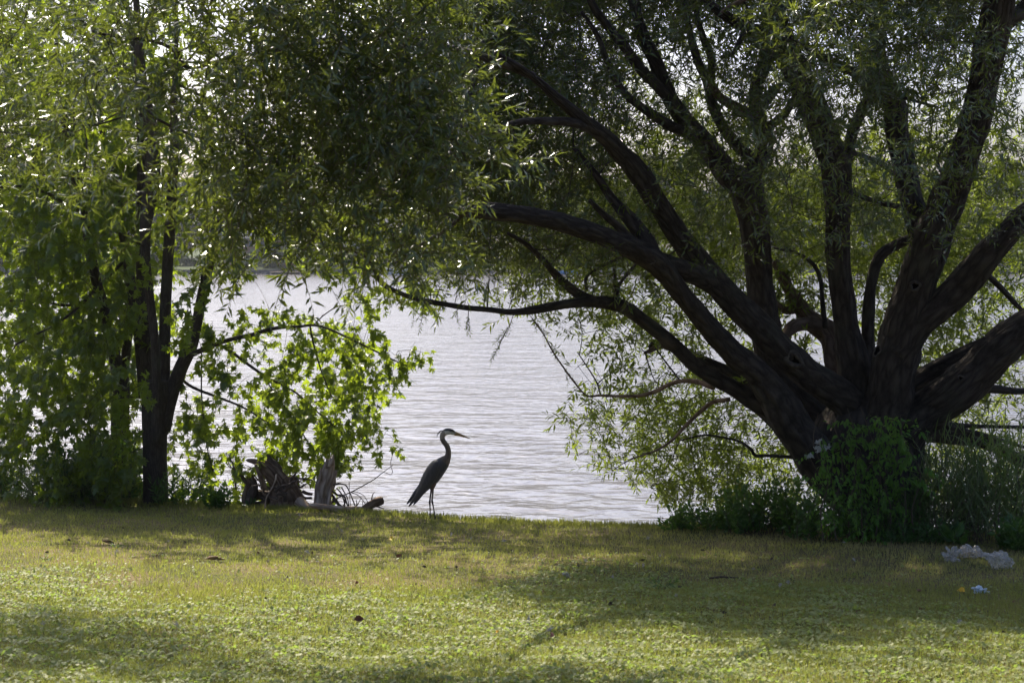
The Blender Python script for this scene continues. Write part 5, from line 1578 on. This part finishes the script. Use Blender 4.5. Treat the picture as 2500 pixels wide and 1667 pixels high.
M['orange'] = plain('orange flowers', (.45, .16, .05), .8, .2)
for i, px in enumerate([560, 610, 655, 700, 745, 790, 1080, 1150, 1300, 1560, 1700, 1900, 2260, 60, 200] + [20 + 47 * q for q in range(53)]):
    yb = FAR + 5 + (7 if i > 14 else 0); x = (px - CX) / F * yb
    r = empty('far_shrub', (x, yb, .2)); r.scale = ((1, 1, 1) if i < 15 else (random.uniform(1.2, 1.7), 1.3, random.uniform(1.3, 2.4))); tag(r, 'low hazy shrub on top of the far seawall' if i != 3 and i != 0 else ('low shrub with orange blossoms on the far seawall, left one' if i == 0 else 'low shrub with orange blossoms on the far seawall, nearer the pontoon boat'), 'shrub', 'shrubs on the far seawall')
    mb = MB()
    n = 500
    dv = rng.normal(size=(n, 3)); dv /= np.linalg.norm(dv, axis=1)[:, None]
    c = dv * rng.uniform(.5, 1, (n, 1)) * np.array((2.0, 1, 1.1)) + np.array((0, 0, .9))
    u = rng.normal(size=(n, 3)) * .13; w = rng.normal(size=(n, 3)) * .13
    mb.add(np.stack([c - u, c - w, c + u, c + w], 1).reshape(-1, 3), np.arange(n)[:, None] * 4 + np.array([[0, 1, 2, 3]])); local('foliage', mb, M['far_leaf'], r)
    if i in (0, 3):
        mb = MB(); c2 = c[:90] * 1.04; u, w = u[:90], w[:90]
        mb.add(np.stack([c2 - u, c2 - w, c2 + u, c2 + w], 1).reshape(-1, 3), np.arange(90)[:, None] * 4 + np.array([[0, 1, 2, 3]])); local('blossom', mb, M['orange'], r)

# ------------------------------------------------------------------ haze
HAZE = 0.00009
if HAZE:
    m = bpy.data.materials.new('haze'); m.use_nodes = True
    N, L = m.node_tree.nodes, m.node_tree.links
    N.remove(N['Principled BSDF'])
    pv = N.new('ShaderNodeVolumePrincipled'); pv.inputs['Density'].default_value = HAZE; pv.inputs['Color'].default_value = (.86, .90, .98, 1); pv.inputs['Anisotropy'].default_value = .3
    L.new(pv.outputs[0], N['Material Output'].inputs['Volume'])
    mb = MB(); box(mb, -450, 450, -40, 950, -4.5, 42)
    h = mb.obj('haze', m, attr=None); tag(h, kind='stuff')
print('tris', sum(sum(len(p.vertices) - 2 for p in ()) for _ in ()) or sum(len(o.data.polygons) for o in SC.objects if o.type == 'MESH'), 'objects', len(SC.objects))
